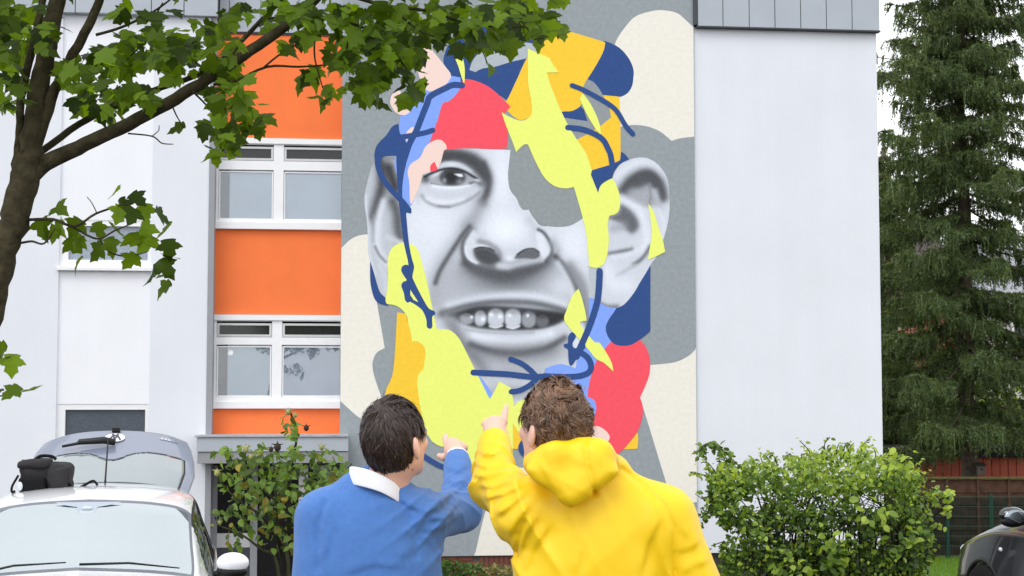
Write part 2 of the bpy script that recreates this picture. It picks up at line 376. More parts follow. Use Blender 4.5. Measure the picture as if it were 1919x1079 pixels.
for (xa, xb, ya, yb, mt, nm) in ((404, 470, 880, 998, M_PANE_D, 'pane'), (400, 470, 1000, 1026, M_SASH, 'letter_panel'), (400, 470, 1027, 1150, M_CLADD, 'kick_panel'), (480, 560, 880, 1150, M_PANE_D, 'pane'), (575, 600, 880, 1150, M_PANE_D, 'pane')):
    a0, z1_ = W(xa, ya, PD); a1, z0_ = W(xb, yb, PD); p = MB(); p.box(a0, a1, PD + .05, PD + .09, max(z0_, 0), z1_); p.build(nm, mt, door)
for (xa, xb, ya, yb) in ((396, 404, 872, 1180), (470, 480, 872, 1180), (560, 575, 872, 1180), (600, 612, 872, 1180)):
    a0, z1_ = W(xa, ya, PD); a1, z0_ = W(xb, yb, PD); p = MB(); p.box(a0, a1, PD + .02, PD + .1, 0, min(z1_, zl)); p.build('door_frame', M_FRAME if xa > 470 else M_TRIM, door)
b = MB(); b.box(uB0 - .2, uB1 + .3, CF - .2, PD + .2, -.12, .03, .01); b.build('door_step', mat('concrete step', (150, 150, 148), .9, bump=.3), bld)
# brick plinth under the mural, every brick a piece
M_BR = mat('plinth brick', (118, 74, 62), .9, .2, var=.2, vscale=5, bump=.5, bscale=60); M_MOR = mat('mortar', (92, 84, 80), .95)
p = MB(); p.box(uM0 + .03, uM1 - .03, .0, .07, -.1, zPl - .005); pw = p.build('brick_plinth', M_MOR, bld)
bme = {}
def brick_mesh(w, h):
    if (w, h) not in bme:
        q = MB().box(-w / 2, w / 2, -.012, .012, -h / 2, h / 2, .004); me = bpy.data.meshes.new('brick'); me.from_pydata(q.V, [], q.F); me.materials.append(M_BR); bme[(w, h)] = me
    return bme[(w, h)]
u1 = W(893, 1050)[0]; u2 = W(1010, 1050)[0]; u0 = W(735, 1050)[0]
for r_ in range(5):
    u = u0 + (.12 if r_ % 2 else 0)
    while u < u1 - .1:
        o = link('brick', brick_mesh(.238, .066), None, pw, (u + .12, -.004 + random.uniform(-.003, .003), zPl - .045 - r_ * .077)); u += .25
u = u1 + .04
while u < u2:
    for r_ in range(2): link('brick', brick_mesh(.066, .238), None, pw, (u + .035, -.004 + random.uniform(-.003, .003), zPl - .13 - r_ * .25))
    u += .077
# ============================================================ mural
mu = empty('mural', BM @ Vector((uM0, MW, 0)), A)
tag(mu, 'tall mural of a grinning grey face broken up by bright colour patches', 'mural')
zM0, zM1 = zPl, TOP
def paint(name, c, var=.045):
    return mat(name, c, rough=.9, spec=.15, var=var, vscale=16, bump=.3, bscale=60, detail=10)
GREY, CREAM, NAVY = paint('mural grey', (153, 161, 165), .09), paint('mural cream', (239, 235, 224)), paint('mural navy', (56, 84, 140), .07)
LIME, AMBER, RED = paint('mural lime', (240, 249, 126), .03), paint('mural amber', (251, 206, 64), .05), paint('mural red', (251, 90, 104), .06)
VIOLET, PINK, LGREY, MGREY = paint('mural violet', (136, 170, 250)), paint('mural pink', (246, 219, 208), .02), paint('mural pale grey', (180, 189, 195)), paint('mural mid grey', (150, 157, 160), .09)
b = MB(); b.box(0, uM1 - uM0, 0, .06, zM0, zM1); b.build('painted_wall', GREY, mu)
LAY = [0]
def WM(px, py):
    u, z = W(px, py, MW); return u - uM0, z
def shape(name, m, pts, sub=6, layer=None):
    LAY[0] += 1; y = -.0002 * LAY[0]
    P = spline(pts, sub); V = []
    for p in P:
        u, z = WM(p[0], p[1]); V.append((min(max(u, .004), uM1 - uM0 - .004), y, max(z, zM0 + .004)))
    out = [V[0]]
    for v in V[1:]:
        if (Vector(v) - Vector(out[-1])).length > 1e-4: out.append(v)
    ar = sum(out[i][0] * out[(i + 1) % len(out)][2] - out[(i + 1) % len(out)][0] * out[i][2] for i in range(len(out)))
    if ar < 0: out = out[::-1]
    return pydata(name, out, [tuple(range(len(out)))], m, mu)
def stroke(name, m, pts, w):
    P = [np.array(p) for p in spline(pts, 8, False)]; L_, R_ = [], []
    for i, p in enumerate(P):
        t = P[min(i + 1, len(P) - 1)] - P[max(i - 1, 0)]; t = t / (np.linalg.norm(t) + 1e-9); n = np.array([-t[1], t[0]])
        L_.append(p + n * w / 2); R_.append(p - n * w / 2)
    def capp(p, d): 
        a0 = math.atan2(d[1], d[0]); return [p + w / 2 * np.array([math.cos(a0 + math.pi / 2 - k * math.pi / 6), math.sin(a0 + math.pi / 2 - k * math.pi / 6)]) for k in range(1, 6)]
    out = L_ + capp(P[-1], P[-1] - P[-2]) + R_[::-1] + capp(P[0], P[0] - P[1])
    return shape(name, m, [(float(q[0]), float(q[1]), 1) for q in out])
c = 1
shape('cream_patch', CREAM, [(1305,55,c),(1290,42),(1270,25),(1247,19.5),(1225,20),(1192,30),(1172,50),(1157,72),(1152,90),(1150,150,c),(1150,236,c),(1162,237.5,c),(1185,234),(1210,236),(1235,245),(1252,258),(1259,264,c),(1275,259),(1308,255,c)])
shape('cream_patch', CREAM, [(1312,650,c),(1303,655,c),(1290,667),(1270,677),(1250,681),(1215,684,c),(1190,720,c),(1198,743,c),(1212,785),(1247,900),(1262,945,c),(1275,948),(1290,943),(1312,940,c)])
shape('cream_patch', CREAM, [(620,480,c),(640,464),(655,450),(670,442),(687,439),(700,440,c),(700,500),(694,525),(699,552),(706,565,c),(712,600),(721,652,c),(707,660),(700,672),(698,687),(703,710),(719,757),(728,790,c),(700,795),(687,790),(670,780),(655,767),(641,754),(620,735,c)])
shape('cream_patch', CREAM, [(886,1060,c),(908,964),(930,905),(960,881),(985,876),(1010,880),(1035,900),(1050,960),(1055,1060,c)])
shape('navy_patch', NAVY, [(845,148,c),(833,125),(832,105),(845,78),(880,52),(940,43),(1000,48),(1012,60,c),(1005,90,c),(985,120,c),(952,190,c),(930,175),(900,160),(868,155,c)])
shape('pale_grey_patch', LGREY, [(880,131,c),(885,115),(895,102),(912,92),(935,85),(965,80),(990,80),(1015,86,c),(1011,100,c),(988,109,c),(957,116),(927,125),(905,128),(891,135,c)])
shape('navy_patch', NAVY, [(1132,76,c),(1152,84),(1167,95),(1180,112),(1187,130),(1187,145),(1184,162),(1175,175),(1160,182),(1145,182),(1130,180,c),(1115,165,c),(1100,147,c),(1110,110,c)])
shape('amber_patch', AMBER, [(1130,178,c),(1161,181,c),(1163,250),(1163,295),(1161,302,c),(1154,306,c),(1142,312,c),(1109,322,c),(1100,300,c),(1078,262,c),(1100,245,c),(1126,235,c),(1144,220,c),(1138,200,c)])
shape('mid_grey_patch', MGREY, [(1092,147,c),(1110,152),(1122,165),(1132,182),(1141,200),(1145,220,c),(1125,236,c),(1103,250,c),(1080,262,c),(1055,222,c),(1057,219,c),(1080,218,c),(1086,190,c),(1084,165,c)])
shape('navy_patch', NAVY, [(1045,207,c),(1070,205,c),(1084,195,c),(1094,205,c),(1101,227,c),(1075,223),(1055,220,c)])
shape('amber_patch', AMBER, [(999,80),(1007,71),(1025,65),(1062,59),(1095,67),(1134,79,c),(1131,95),(1120,117),(1102,146,c),(1094,160),(1091,178),(1089,195),(1082,203),(1070,208),(1055,209),(1035,215,c),(1000,218),(987,222),(975,225),(962,218),(947,204),(937,200,c),(950,187),(968,150),(989,107),(1011,100,c),(1015,86,c)])
# ---- the grey face, painted tone by tone
def face_tone(X, Y):
    I = np.full(X.shape, 203.)
    def st(pts, w, v, a=1., sub=5):
        nonlocal I
        P = spline([(q[0], q[1]) for q in pts], sub, False) if len(pts) > 2 else pts
        k = a * np.exp(-(pdist(P, X, Y) / w) ** 2); I = I * (1 - k) + v * k
    def fl(pts, soft, v, a=1., sm=True):
        nonlocal I
        P = spline(pts, 5) if sm else pts
        d = pdist(P, X, Y, True) * np.where(inside(P, X, Y), 1, -1)
        k = a / (1 + np.exp(-np.clip(d / (soft * .45), -30, 30))); I = I * (1 - k) + v * k
    def bl(x, y, rx, ry, v, a=1.):
        nonlocal I
        k = a * np.exp(-(((X - x) / rx) ** 2 + ((Y - y) / ry) ** 2)); I = I * (1 - k) + v * k
    def el(x, y, rx, ry, soft, v, a=1.):
        nonlocal I
        d = (1 - np.sqrt(((X - x) / rx) ** 2 + ((Y - y) / ry) ** 2)) * min(rx, ry)
        k = a / (1 + np.exp(-np.clip(d / (soft * .45), -30, 30))); I = I * (1 - k) + v * k
    # broad planes
    bl(805, 425, 60, 55, 230); bl(940, 330, 22, 70, 232); bl(948, 430, 42, 34, 244); bl(1075, 460, 34, 50, 232); bl(780, 480, 30, 60, 222)
    fl([(822,520),(850,495),(900,500),(960,520),(1020,500),(1060,505),(1085,560),(1060,580),(960,565),(840,580),(815,560)], 20, 160, .85)
    bl(1052, 535, 26, 26, 208, .9); bl(880, 545, 40, 18, 165, .6)
    # brow and eye socket
    fl([(826,280),(860,279),(890,287),(908,303),(918,328),(912,345),(898,333),(880,316),(855,305),(822,306)], 7, 60, .97)
    fl([(905,284),(925,282),(930,300),(918,310)], 8, 215, .6)
    st([(905,308),(915,335),(913,358),(904,378)], 10, 72, .95)
    st([(900,385),(890,405),(878,424)], 15, 138, .75)
    fl([(820,316),(830,304.5),(850,303),(868,308),(884,321),(870,320),(850,315.5),(832,318)], 2.5, 196)
    bl(845, 309, 10, 4, 222, .7)
    bl(797, 336, 12, 9, 82, .95); bl(901, 345, 11, 7, 95, .9)
    fl([(806,338),(820,328),(835,321),(860,319),(880,327),(892,336),(896,339),(880,344.5),(860,347.5),(838,347),(820,345)], 2, 152)
    el(848, 332, 24.5, 17, 2, 72); el(845, 332, 12, 11, 3, 44); bl(862, 341, 6, 5, 128, .8); bl(833, 338, 4, 5, 150, .8)
    fl([(851,326,1),(866,325,1),(867.5,331,1),(861,331,1)], 1, 252, 1, False)
    st([(796,331),(812,323),(832,316.5),(850,315.5),(868,320),(884,329),(894,335)], 2.6, 42); st([(835,322),(850,320),(866,324)], 3, 55, .7)
    bl(893, 337.5, 4, 3, 200, .9); st([(880,343),(890,341),(898,344)], 2, 70, .7)
    st([(808,343),(828,347),(850,348),(872,347),(886,343)], 1.6, 95, .8)
    st([(812,349),(835,351.5),(858,351),(878,348)], 3, 236)
    st([(800,358),(830,366),(868,362),(892,350)], 8, 190, .6)
    st([(790,366),(800,377),(818,385.5),(840,386.5),(862,381),(884,371),(900,360)], 4, 138, .85); st([(822,386),(842,388)], 2.4, 112, .7)
    st([(800,372),(820,378),(845,379),(868,373)], 4, 226, .7)
    bl(783, 360, 8, 20, 178, .6)
    # nose
    st([(992,412),(1002,428),(1004,446)], 9, 178, .6); st([(905,440),(898,452)], 8, 190, .5)
    st([(878,424),(866,440),(852,462),(836,486),(824,508),(815,535),(813,565)], 16, 140, .6)
    st([(880,424),(868,438),(856,456),(838,484),(824,508),(816,530)], 5, 82, .92)
    st([(885,432),(872,446),(867,462),(869,480),(878,493),(897,502)], 6, 84, .9)
    st([(872,492),(890,505),(915,513),(945,516),(975,511),(1005,501),(1030,487)], 10, 70, .95)
    fl([(878,498),(1025,494),(1005,524),(965,542),(925,540),(888,524)], 24, 92, .9)
    fl([(905,500),(1000,500),(975,525),(930,528)], 14, 74, .7)
    fl([(888,430),(878,443),(871.5,458),(872,474),(880,487),(896,494),(908,480),(896,465),(896,446)], 3, 208)
    st([(873,462),(874,474),(881,486),(893,492)], 2, 235, .8)
    st([(898,452),(915,456),(932,468),(938,480)], 6, 122, .8)
    fl([(887,469),(897,463),(910,463),(922,468),(932,476),(938,490),(922,496),(902,493),(891,484)], 4, 70)
    st([(888,462),(899,459.5),(914,463)], 2, 218, .9); st([(889,467),(900,463.5),(914,464.5),(926,470)], 1.6, 48, .9)
    st([(935,498),(952,500),(972,494),(1000,488),(1016,486)], 6, 172, .95); bl(955, 483, 10, 8, 232); bl(944, 497, 12, 6, 196, .8); bl(962, 475, 14, 8, 205, .7)
    fl([(1004,436),(1016,434),(1026,446),(1032,462),(1030,476),(1020,485),(1012,476),(1007,458)], 4, 224)
    fl([(965,484),(971,475),(984,468),(1000,467),(1010,473),(1011,480),(1002,485),(984,484)], 1.6, 92); st([(969,477),(984,467.5),(1000,466),(1010,472.5)], 1.7, 50, .9)
    st([(1009,430),(1019,436),(1028,449),(1034.5,464),(1033,477),(1024,489)], 3.6, 80, .95); st([(1036,455),(1043,470),(1038,488)], 10, 140, .65)
    # folds beside the mouth
    st([(1040,480),(1056,497),(1071,522),(1083,548),(1093,585),(1098,610)], 6, 76, .93); st([(1068,500),(1088,530),(1098,565),(1100,600)], 13, 110, .75)
    st([(1046,492),(1058,512),(1068,532),(1074,552)], 6, 214, .6)
    # mouth
    st([(842,574),(890,562),(950,555),(1010,557),(1056,571)], 9, 218, .9)
    st([(828,587),(870,574),(910,567),(950,565.5),(1000,568),(1050,579),(1064,586)], 7, 92, .9)
    bl(836, 590, 22, 10, 105, .7)
    fl([(840,590),(862,582),(900,573),(950,574),(1000,578),(1050,584),(1062,590),(1056,602),(1038,611),(1008,618),(960,619.5),(910,617),(880,611),(857,600)], 4, 48)
    for x, y, rx, ry, v in ((874,598,13,10,150), (900,597,11,14,186), (929,596,15.5,17,194), (961,597,15.5,17.5,196), (991,599,13.5,15,142), (1016,602,11.5,11,98)):
        el(x, y, rx * 1.07, ry, 2.2, v, .96); bl(x, y - ry * .75, rx * .8, ry * .35, v * .62, .7); st([(x - rx, y - ry * .5), (x - rx, y + ry * .6)], 1.6, 78, .5)
    for x, y, r_ in ((884,594,2.6), (921,590,3.6), (937,593,4), (955,591,3.2), (989,591,3), (905,598,4)): bl(x, y, r_, r_, 252, .95)
    st([(918,611),(929,613.5),(941,610)], 2, 235, .85); st([(950,612),(961,615),(973,611)], 2, 238, .85)
    fl([(858,611),(890,620),(930,623),(980,623.5),(1030,616),(1060,604),(1062,614),(1042,633),(1010,646),(970,651),(930,649),(895,641),(872,629)], 5, 198)
    st([(888,629),(930,636),(980,638),(1032,626)], 8, 236, .9); st([(872,617),(905,622),(950,624.5),(1000,623)], 3, 150, .6)
    st([(882,646),(918,657),(968,662),(1022,653),(1058,634)], 8, 66, .95); fl([(890,652),(1050,645),(1040,672),(980,684),(920,680)], 18, 104, .8)
    st([(846,606),(862,636),(888,668),(906,692)], 15, 104, .8); bl(845, 600, 14, 16, 140, .6)
    bl(1066, 655, 16, 24, 168, .7); bl(1090, 625, 10, 22, 232, .9); bl(1078, 642, 8, 10, 225, .9)
    bl(960, 698, 80, 14, 146, .8); bl(900, 712, 40, 10, 190, .7); bl(960, 735, 60, 16, 132, .8)
    return I
def ear_l(X, Y):
    I = np.full(X.shape, 178.)
    def st(pts, w, v, a=1.):
        nonlocal I
        k = a * np.exp(-(pdist(spline(pts, 5, False) if len(pts) > 2 else pts, X, Y) / w) ** 2); I = I * (1 - k) + v * k
    st([(714,300),(716,330),(714,355),(706,385),(701,405)], 12, 72, .97); st([(728,315),(735,335),(740,352)], 13, 58, .97); st([(722,298),(738,296)], 5, 120, .9)
    st([(699,405),(701,428),(702,452)], 4.5, 108, .9); st([(686,368),(686,395),(689,430),(691,458),(695,488),(703,515)], 3.5, 202, .9)
    st([(720,378),(711,405),(707,435),(708,462),(716,482),(726,494)], 8, 212, .95)
    st([(736,378),(744,400),(746,425),(750,445)], 12, 84, .95); st([(726,444),(740,450),(752,455)], 6, 196, .8)
    st([(703,462),(711,478),(723,491)], 3, 112, .85); st([(712,500),(722,520),(724,545)], 8, 196, .8)
    return I
def ear_r(X, Y):
    I = np.full(X.shape, 200.)
    def st(pts, w, v, a=1.):
        nonlocal I
        k = a * np.exp(-(pdist(spline(pts, 5, False) if len(pts) > 2 else pts, X, Y) / w) ** 2); I = I * (1 - k) + v * k
    def fl(pts, soft, v, a=1.):
        nonlocal I
        P = spline(pts, 5); d = pdist(P, X, Y, True) * np.where(inside(P, X, Y), 1, -1)
        k = a / (1 + np.exp(-np.clip(d / (soft * .45), -30, 30))); I = I * (1 - k) + v * k
    st([(1158,330),(1175,315),(1200,305),(1222,309),(1240,328)], 7, 218, .9)
    fl([(1160,368),(1168,350),(1180,334),(1195,322),(1210,317),(1226,322),(1238,336),(1244,354),(1245,376),(1232,384),(1212,388),(1190,382),(1165,376)], 4, 150)
    st([(1166,358),(1180,340),(1198,329),(1215,326),(1230,336),(1239,352),(1242,368)], 12, 74, .95); fl([(1178,346),(1196,328),(1222,326),(1236,346),(1228,356),(1214,346),(1196,352)], 6, 72, .9)
    st([(1217,345),(1220,365),(1217,382)], 3, 122, .8); st([(1226,358),(1232,375),(1238,392)], 6, 172, .8)
    st([(1163,372),(1180,382),(1198,396),(1207,420),(1213,445),(1207,470)], 9, 222, .95)
    fl([(1140,408),(1158,398),(1163,384),(1175,388),(1188,400),(1197,416),(1196,428),(1185,438),(1174,432),(1160,418)], 5, 86, .95)
    st([(1150,428),(1165,425)], 10, 150, .8); st([(1150,450),(1175,452)], 12, 196, .85)
    st([(1142,475),(1160,471.5),(1184,467)], 4.5, 104, .9); st([(1148,482),(1175,478),(1195,468)], 5, 216, .8)
    st([(1218,462),(1209,477),(1200,487),(1188,495)], 4.5, 98, .9); st([(1156,516),(1174,506),(1190,496)], 4, 166, .8)
    st([(1135,505),(1150,530),(1172,535)], 17, 224, .9); st([(1122,568),(1138,575),(1156,575)], 6, 108, .9); st([(1128,500),(1127,540)], 5, 180, .6)
    st([(1236,395),(1244,420),(1240,445)], 5, 214, .8)
    return I
M_TONE = mat('mural face paint', (200, 200, 200), rough=.9, spec=.15, var=.03, vscale=16, bump=.25, bscale=60, attr='tone')
def toned(name, poly, fn, step=1.5):
    LAY[0] += 1; y = -.0002 * LAY[0]
    P = spline(poly, 6); xs = [p[0] for p in P]; ys = [p[1] for p in P]
    gx = np.arange(min(xs) - 1, max(xs) + 2, step); gy = np.arange(min(ys) - 1, max(ys) + 2, step); X, Y = np.meshgrid(gx, gy)
    I = fn(X, Y) + RNG.normal(0, 3.2, X.shape); I = (np.clip(I, 20, 255) / 255) ** .80; I = np.clip(255 * (I + .038 * np.sin(2 * np.pi * (I - .5))), 20, 253)
    ins = inside(P, X, Y); d = pdist(P, X, Y, True)
    # boundary points slide onto the outline so the painted edge is clean
    keep = ins | (d < step * 1.0)
    Xs, Ys = X.copy(), Y.copy()
    Pn = np.array(P + [P[0]])
    out = (~ins) & keep; ix = np.argwhere(out)
    for (i, j) in ix:
        a, bb = Pn[:-1], Pn[1:]; ab = bb - a; q = np.array([X[i, j], Y[i, j]])
        t = np.clip(((q - a) * ab).sum(1) / ((ab ** 2).sum(1) + 1e-12), 0, 1); pr = a + ab * t[:, None]; k = ((pr - q) ** 2).sum(1).argmin()
        Xs[i, j], Ys[i, j] = pr[k]
    o = BMI @ Vector((0, 0, CAMZ)); Ri = np.array(BMI.to_3x3())
    D = (_F[None] + np.stack([(Xs.ravel() - IW / 2) / F], 1) * np.array([[1., 0, 0]]) - ((Ys.ravel() - IH / 2) / F)[:, None] * _U[None]) @ Ri.T
    t = (MW - o.y) / D[:, 1]; V = np.stack([o.x + D[:, 0] * t - uM0, np.full(len(t), y), o.z + D[:, 2] * t], 1)
    ny, nx = X.shape; idx = np.arange(ny * nx).reshape(ny, nx)
    ok = keep[:-1, :-1] & keep[1:, :-1] & keep[:-1, 1:] & keep[1:, 1:]
    Q = np.stack([idx[1:, :-1][ok], idx[1:, 1:][ok], idx[:-1, 1:][ok], idx[:-1, :-1][ok]], 1)
    used = np.unique(Q); rm = np.full(ny * nx, -1); rm[used] = np.arange(len(used))
    ob = npmesh(name, V[used], rm[Q], M_TONE, mu)
    v = I.ravel()[used]; w = np.clip((v - 40) / 180, 0, 1)
    rgb = np.stack([v - 5 * w - 1, v - .5 * w, v + 6 * w + 3], 1) / 255.; rgb = np.clip(rgb, 0, 1)
    l = np.where(rgb <= .04045, rgb / 12.92, ((rgb + .055) / 1.055) ** 2.4)
    at_ = ob.data.attributes.new('tone', 'FLOAT_COLOR', 'POINT'); at_.data.foreach_set('color', np.concatenate([l, np.ones((len(l), 1))], 1).astype(np.float32).ravel())
    return ob
toned('face', [(826,276,c),(957,281,c),(954,305),(952,332),(956,355),(967,370),(972,380,c),(990,390,c),(1002,410),(1022,424),(1092,408,c),(1103,440,c),(1104,500,c),(1104,560,c),(1103,600,c),(1098,640,c),(1086,668,c),(1079,690,c),(1030,686,c),(1022,695,c),(1005,715,c),(985,745,c),(960,762,c),(925,752,c),(880,700,c),(840,630,c),(800,620,c),(758,460,c),(752,380,c),(768,378,c),(785,345,c),(792,325,c),(815,315,c)], face_tone)
toned('left_ear', [(706,296,c),(697,312),(690,335),(684,360),(683,382),(687,410),(689,440),(690,470),(694,492),(701,512),(705,527),(712,547),(724,562,c),(735,560,c),(735,470,c),(760,455,c),(758,400,c),(752,370,c),(746,340,c),(746,290,c),(715,292,c)], ear_l)
toned('right_ear', [(1148,334,c),(1152,322),(1163,307),(1179,299),(1198,295),(1215,297),(1232,307),(1246,325),(1253,345),(1255,380),(1253,410),(1248,432),(1242,452),(1232,478),(1220,495),(1211,514),(1200,530),(1187,550),(1171,569),(1156,577),(1140,576),(1122,570,c),(1120,540,c),(1122,500,c),(1136,480,c),(1136,450,c),(1138,404,c),(1155,392,c),(1150,350,c)], ear_r)
shape('pale_grey_patch', paint('mural silver grey', (192, 200, 206)), [(1103,496,c),(1120,496,c),(1118,540,c),(1113,566,c),(1103,560,c)])
shape('eye_patch', MGREY, [(949,252,c),(949,277,c),(957,281,c),(954,305),(952,332),(956,355),(967,370),(970,375,c),(974,386),(981,393),(991,392,c),(1002,410),(1022,422),(1045,425),(1070,422),(1094,407,c),(1090,360,c),(1020,300,c),(985,262,c),(960,240,c)])
shape('red_patch', RED, [(871,148,c),(890,151),(915,162),(937,180),(957,200,c),(945,212,c),(952,252),(949,278,c),(915,279),(880,277.5),(837,280,c),(820,288,c),(800,280,c),(812,245),(820,225),(829,195),(840,190),(852,180),(860,165),(866,152)])
shape('violet_patch', VIOLET, [(781,157,c),(800,148),(825,145),(845,142,c),(863,145,c),(862,165),(852,180),(840,190),(829,195),(820,225),(812,245),(805,266),(792,284),(787,300),(775,312,c),(775,330,c),(775,375,c),(770,386,c),(757,378),(750,350,c),(745,330),(740,315),(741,290),(747,245),(750,217,c),(765,212),(775,195),(783,175,c)])
shape('pink_patch', PINK, [(778,88),(800,84),(815,100),(835,125),(845,140),(840,153),(825,167),(810,171),(797,167),(788,150),(780,120)])
shape('pink_patch', PINK, [(731,190),(738,172),(752,172),(762,190),(770,206),(760,215),(747,214),(737,205)])
shape('pink_patch', PINK, [(775,238),(764,245),(761,254),(763,268),(769,272),(776,258)])
shape('pink_patch', PINK, [(825,262),(812,264),(797,275),(787,295),(770,307),(764,322),(767,342),(768,375),(771,382,c),(785,352),(792,327,c),(820,316,c),(826,305,c),(832,281,c),(837,279,c),(835,270)])
shape('red_patch', RED, [(814.5,303,c),(820,316,c),(817,320),(807,322,c),(806,313),(809,307)])
shape('navy_patch', NAVY, [(747,232,c),(735,237),(725,252),(712,265),(704,277),(702,297),(712,303),(718,294),(735,292),(744,294),(746,310),(752,318),(762,300),(765,280),(759,262),(750,250)])
stroke('navy_line', NAVY, [(866,160),(850,159),(835,165),(807,180),(800,195),(790,220),(780,245),(767,270),(757,300)], 11.5)
stroke('navy_line', NAVY, [(811,244),(795,249),(770,254),(745,258)], 10)
stroke('navy_line', NAVY, [(708,290),(708,308),(715,330),(728,349),(745,368),(756,380),(766,393)], 10.5)
shape('navy_patch', NAVY, [(744,285),(757,288),(762,300),(757,325),(754,350),(755,375),(765,387),(771,395),(769,400),(761,401),(764,435),(767,460),(772,485),(776,500),(773,517),(776,527),(790,555),(803,577),(814,583),(815,589),(810,594),(810,612),(805,616),(800,612),(799,600),(795,588),(788,578),(770,566),(764,567),(759,562),(757,550),(752,535),(756,528),(762,525),(757,517),(752,507),(754,499),(760,496),(765,497,c),(764,487),(757,457),(754,435),(750,400),(747,375),(745,350),(744,330),(743,310)])
shape('navy_patch', NAVY, [(694,490,c),(694,525),(699,552),(706,565),(715,570),(728,573,c),(724,560),(712,547),(705,527),(701,512)])
shape('violet_patch', VIOLET, [(890,695,c),(905,712),(926,742,c),(915,752,c)])
shape('violet_patch', VIOLET, [(1104,557,c),(1113,560),(1125,568),(1140,575),(1156,577,c),(1162,600,c),(1155,640,c),(1144,642,c),(1136,654,c),(1122,678,c),(1116,690),(1110,710),(1105,745,c),(1100,790,c),(1000,790,c),(1010,745,c),(1023,700,c),(1021,691,c),(1035,685),(1050,682),(1065,685),(1079,690,c),(1081,676),(1086,668),(1094,650,c),(1098,630,c),(1103,600,c)])
shape('amber_patch', AMBER, [(1165,842,c),(1190,841),(1195,838),(1195.5,815),(1190,806,c),(1165,820,c)])
shape('red_patch', RED, [(1144,641,c),(1165,640,c),(1197,635,c),(1210,650),(1217,670),(1218,690),(1214,710),(1199,745,c),(1204,760),(1204,777),(1200,795),(1192,813),(1172,838),(1151,857,c),(1120,860,c),(1095,830,c),(1100,790,c),(1101,745),(1106,710),(1118,675,c),(1134,652,c)])
shape('violet_patch', VIOLET, [(1095,746),(1111,748),(1117,760),(1115,776),(1107,792),(1095,800),(1085,770)])
shape('pink_patch', PINK, [(1095,802,c),(1110,799.5),(1122,799),(1135,807),(1142,817),(1140,826),(1129,834,c),(1136,848,c),(1110,850,c),(1095,830,c)])
shape('navy_patch', NAVY, [(1218.5,497,c),(1218.5,620,c),(1207,630),(1187,644),(1170,648),(1152,645),(1140,632),(1135,615),(1140,600),(1150,585),(1155,577,c),(1170,570),(1187,550),(1200,528),(1210,512)])
shape('amber_patch', AMBER, [(958,788,c),(974,809,c),(1000,798,c),(1010,830,c),(985,841,c),(958,841,c)])
shape('lime_patch', LIME, [(755,454),(740,460),(730,472),(727,490),(727,520),(725,545),(722.5,562),(726,570,c),(740,572),(752,579),(762,592),(766,610),(772,640),(775,700),(780,760),(795,805),(803,817),(811,828),(825,836),(850,840),(868,850),(882,868),(895,885),(930,890),(958,884,c),(961,860),(961,793,c),(974,812.5,c),(1000,800,c),(1010,770,c),(985,748,c),(972,752),(964,761,c),(961,745),(957,726,c),(935,714.5,c),(927,732),(917.5,747.5,c),(890,692),(865,642),(857,630),(847,621),(837,617),(819.5,617.5,c),(815,600),(810,575),(800,527),(790,490),(785,472),(777,461),(767,456)])
shape('amber_patch', AMBER, [(744,585,c),(760,588,c),(765,605),(771,630),(772,640,c),(784,640),(795,650),(797,665),(793,693,c),(784,702),(782,718),(785,745),(790,775),(800,810,c),(795,818,c),(760,800,c),(722,790,c),(722,756),(723,732),(735,703),(740,660)])
# the navy line runs over the lime
shape('navy_patch', NAVY, [(750,400,c),(761,400,c),(764,435),(767,460),(772,485),(776,500),(773,517),(776,527),(790,555),(803,577),(814,583),(815,589),(810,594),(810,612),(805,616),(800,612),(799,600),(795,588),(788,578),(770,566),(764,567),(759,562),(757,550),(752,535),(756,528),(762,525),(757,517),(752,507),(754,499),(760,496),(765,497,c),(764,487),(757,457),(754,435)])
shape('lime_patch', LIME, [(769,543,c),(784,566,c),(775,562,c),(769,553,c)])
shape('lime_patch', LIME, [(846,79,c),(850,88),(858,84),(863,95),(867,107),(871,130),(870,156,c),(866,148),(858,122),(848,98)])
shape('lime_patch', LIME, [(989,91,c),(1010,100),(1030,109,c),(1036,120),(1047,135.5,c),(1025,136,c),(1032,160),(1042,185),(1051,207),(1065,235),(1080,260),(1097,285),(1107,312),(1109,320,c),(1107,327,c),(1121,362,c),(1127,346),(1147,334,c),(1155,347),(1162,370),(1161,390),(1155,400),(1142,404,c),(1139,422),(1141,450),(1137,480),(1130,496),(1117,502),(1104,499,c),(1101,462),(1097,430),(1087,390),(1075,350,c),(1060,353),(1040,349),(1022,335),(1007,310),(990,272,c),(982,271),(967,285,c),(960,265),(947,232),(940,210,c),(955,219),(975,226),(990,221),(996,210),(995,187),(990,160),(989,132)])
shape('navy_patch', NAVY, [(1109,319,c),(1142,309,c),(1154,304,c),(1162,300,c),(1164,284,c),(1172,290),(1179,299,c),(1162,307),(1151,321),(1147,334,c),(1128,344),(1121,362,c),(1107.5,327,c)])
stroke('navy_line', NAVY, [(1064,239),(1090,242),(1112,250),(1130,262),(1140,280),(1144,290),(1147,307)], 10.5)
stroke('navy_line', NAVY, [(1072,160),(1090,167),(1115,180),(1142,196),(1157,210),(1172,235),(1186,251)], 9)
shape('lime_patch', LIME, [(1086,185,c),(1092,175,c),(1105,192),(1117,215),(1124,235),(1126,252,c),(1115,240),(1100,215)])
shape('lime_patch', LIME, [(1214,381,c),(1225,397),(1232,420),(1242,450),(1246,472,c),(1230,480),(1214,487,c),(1217,467),(1221,440),(1219,410)])
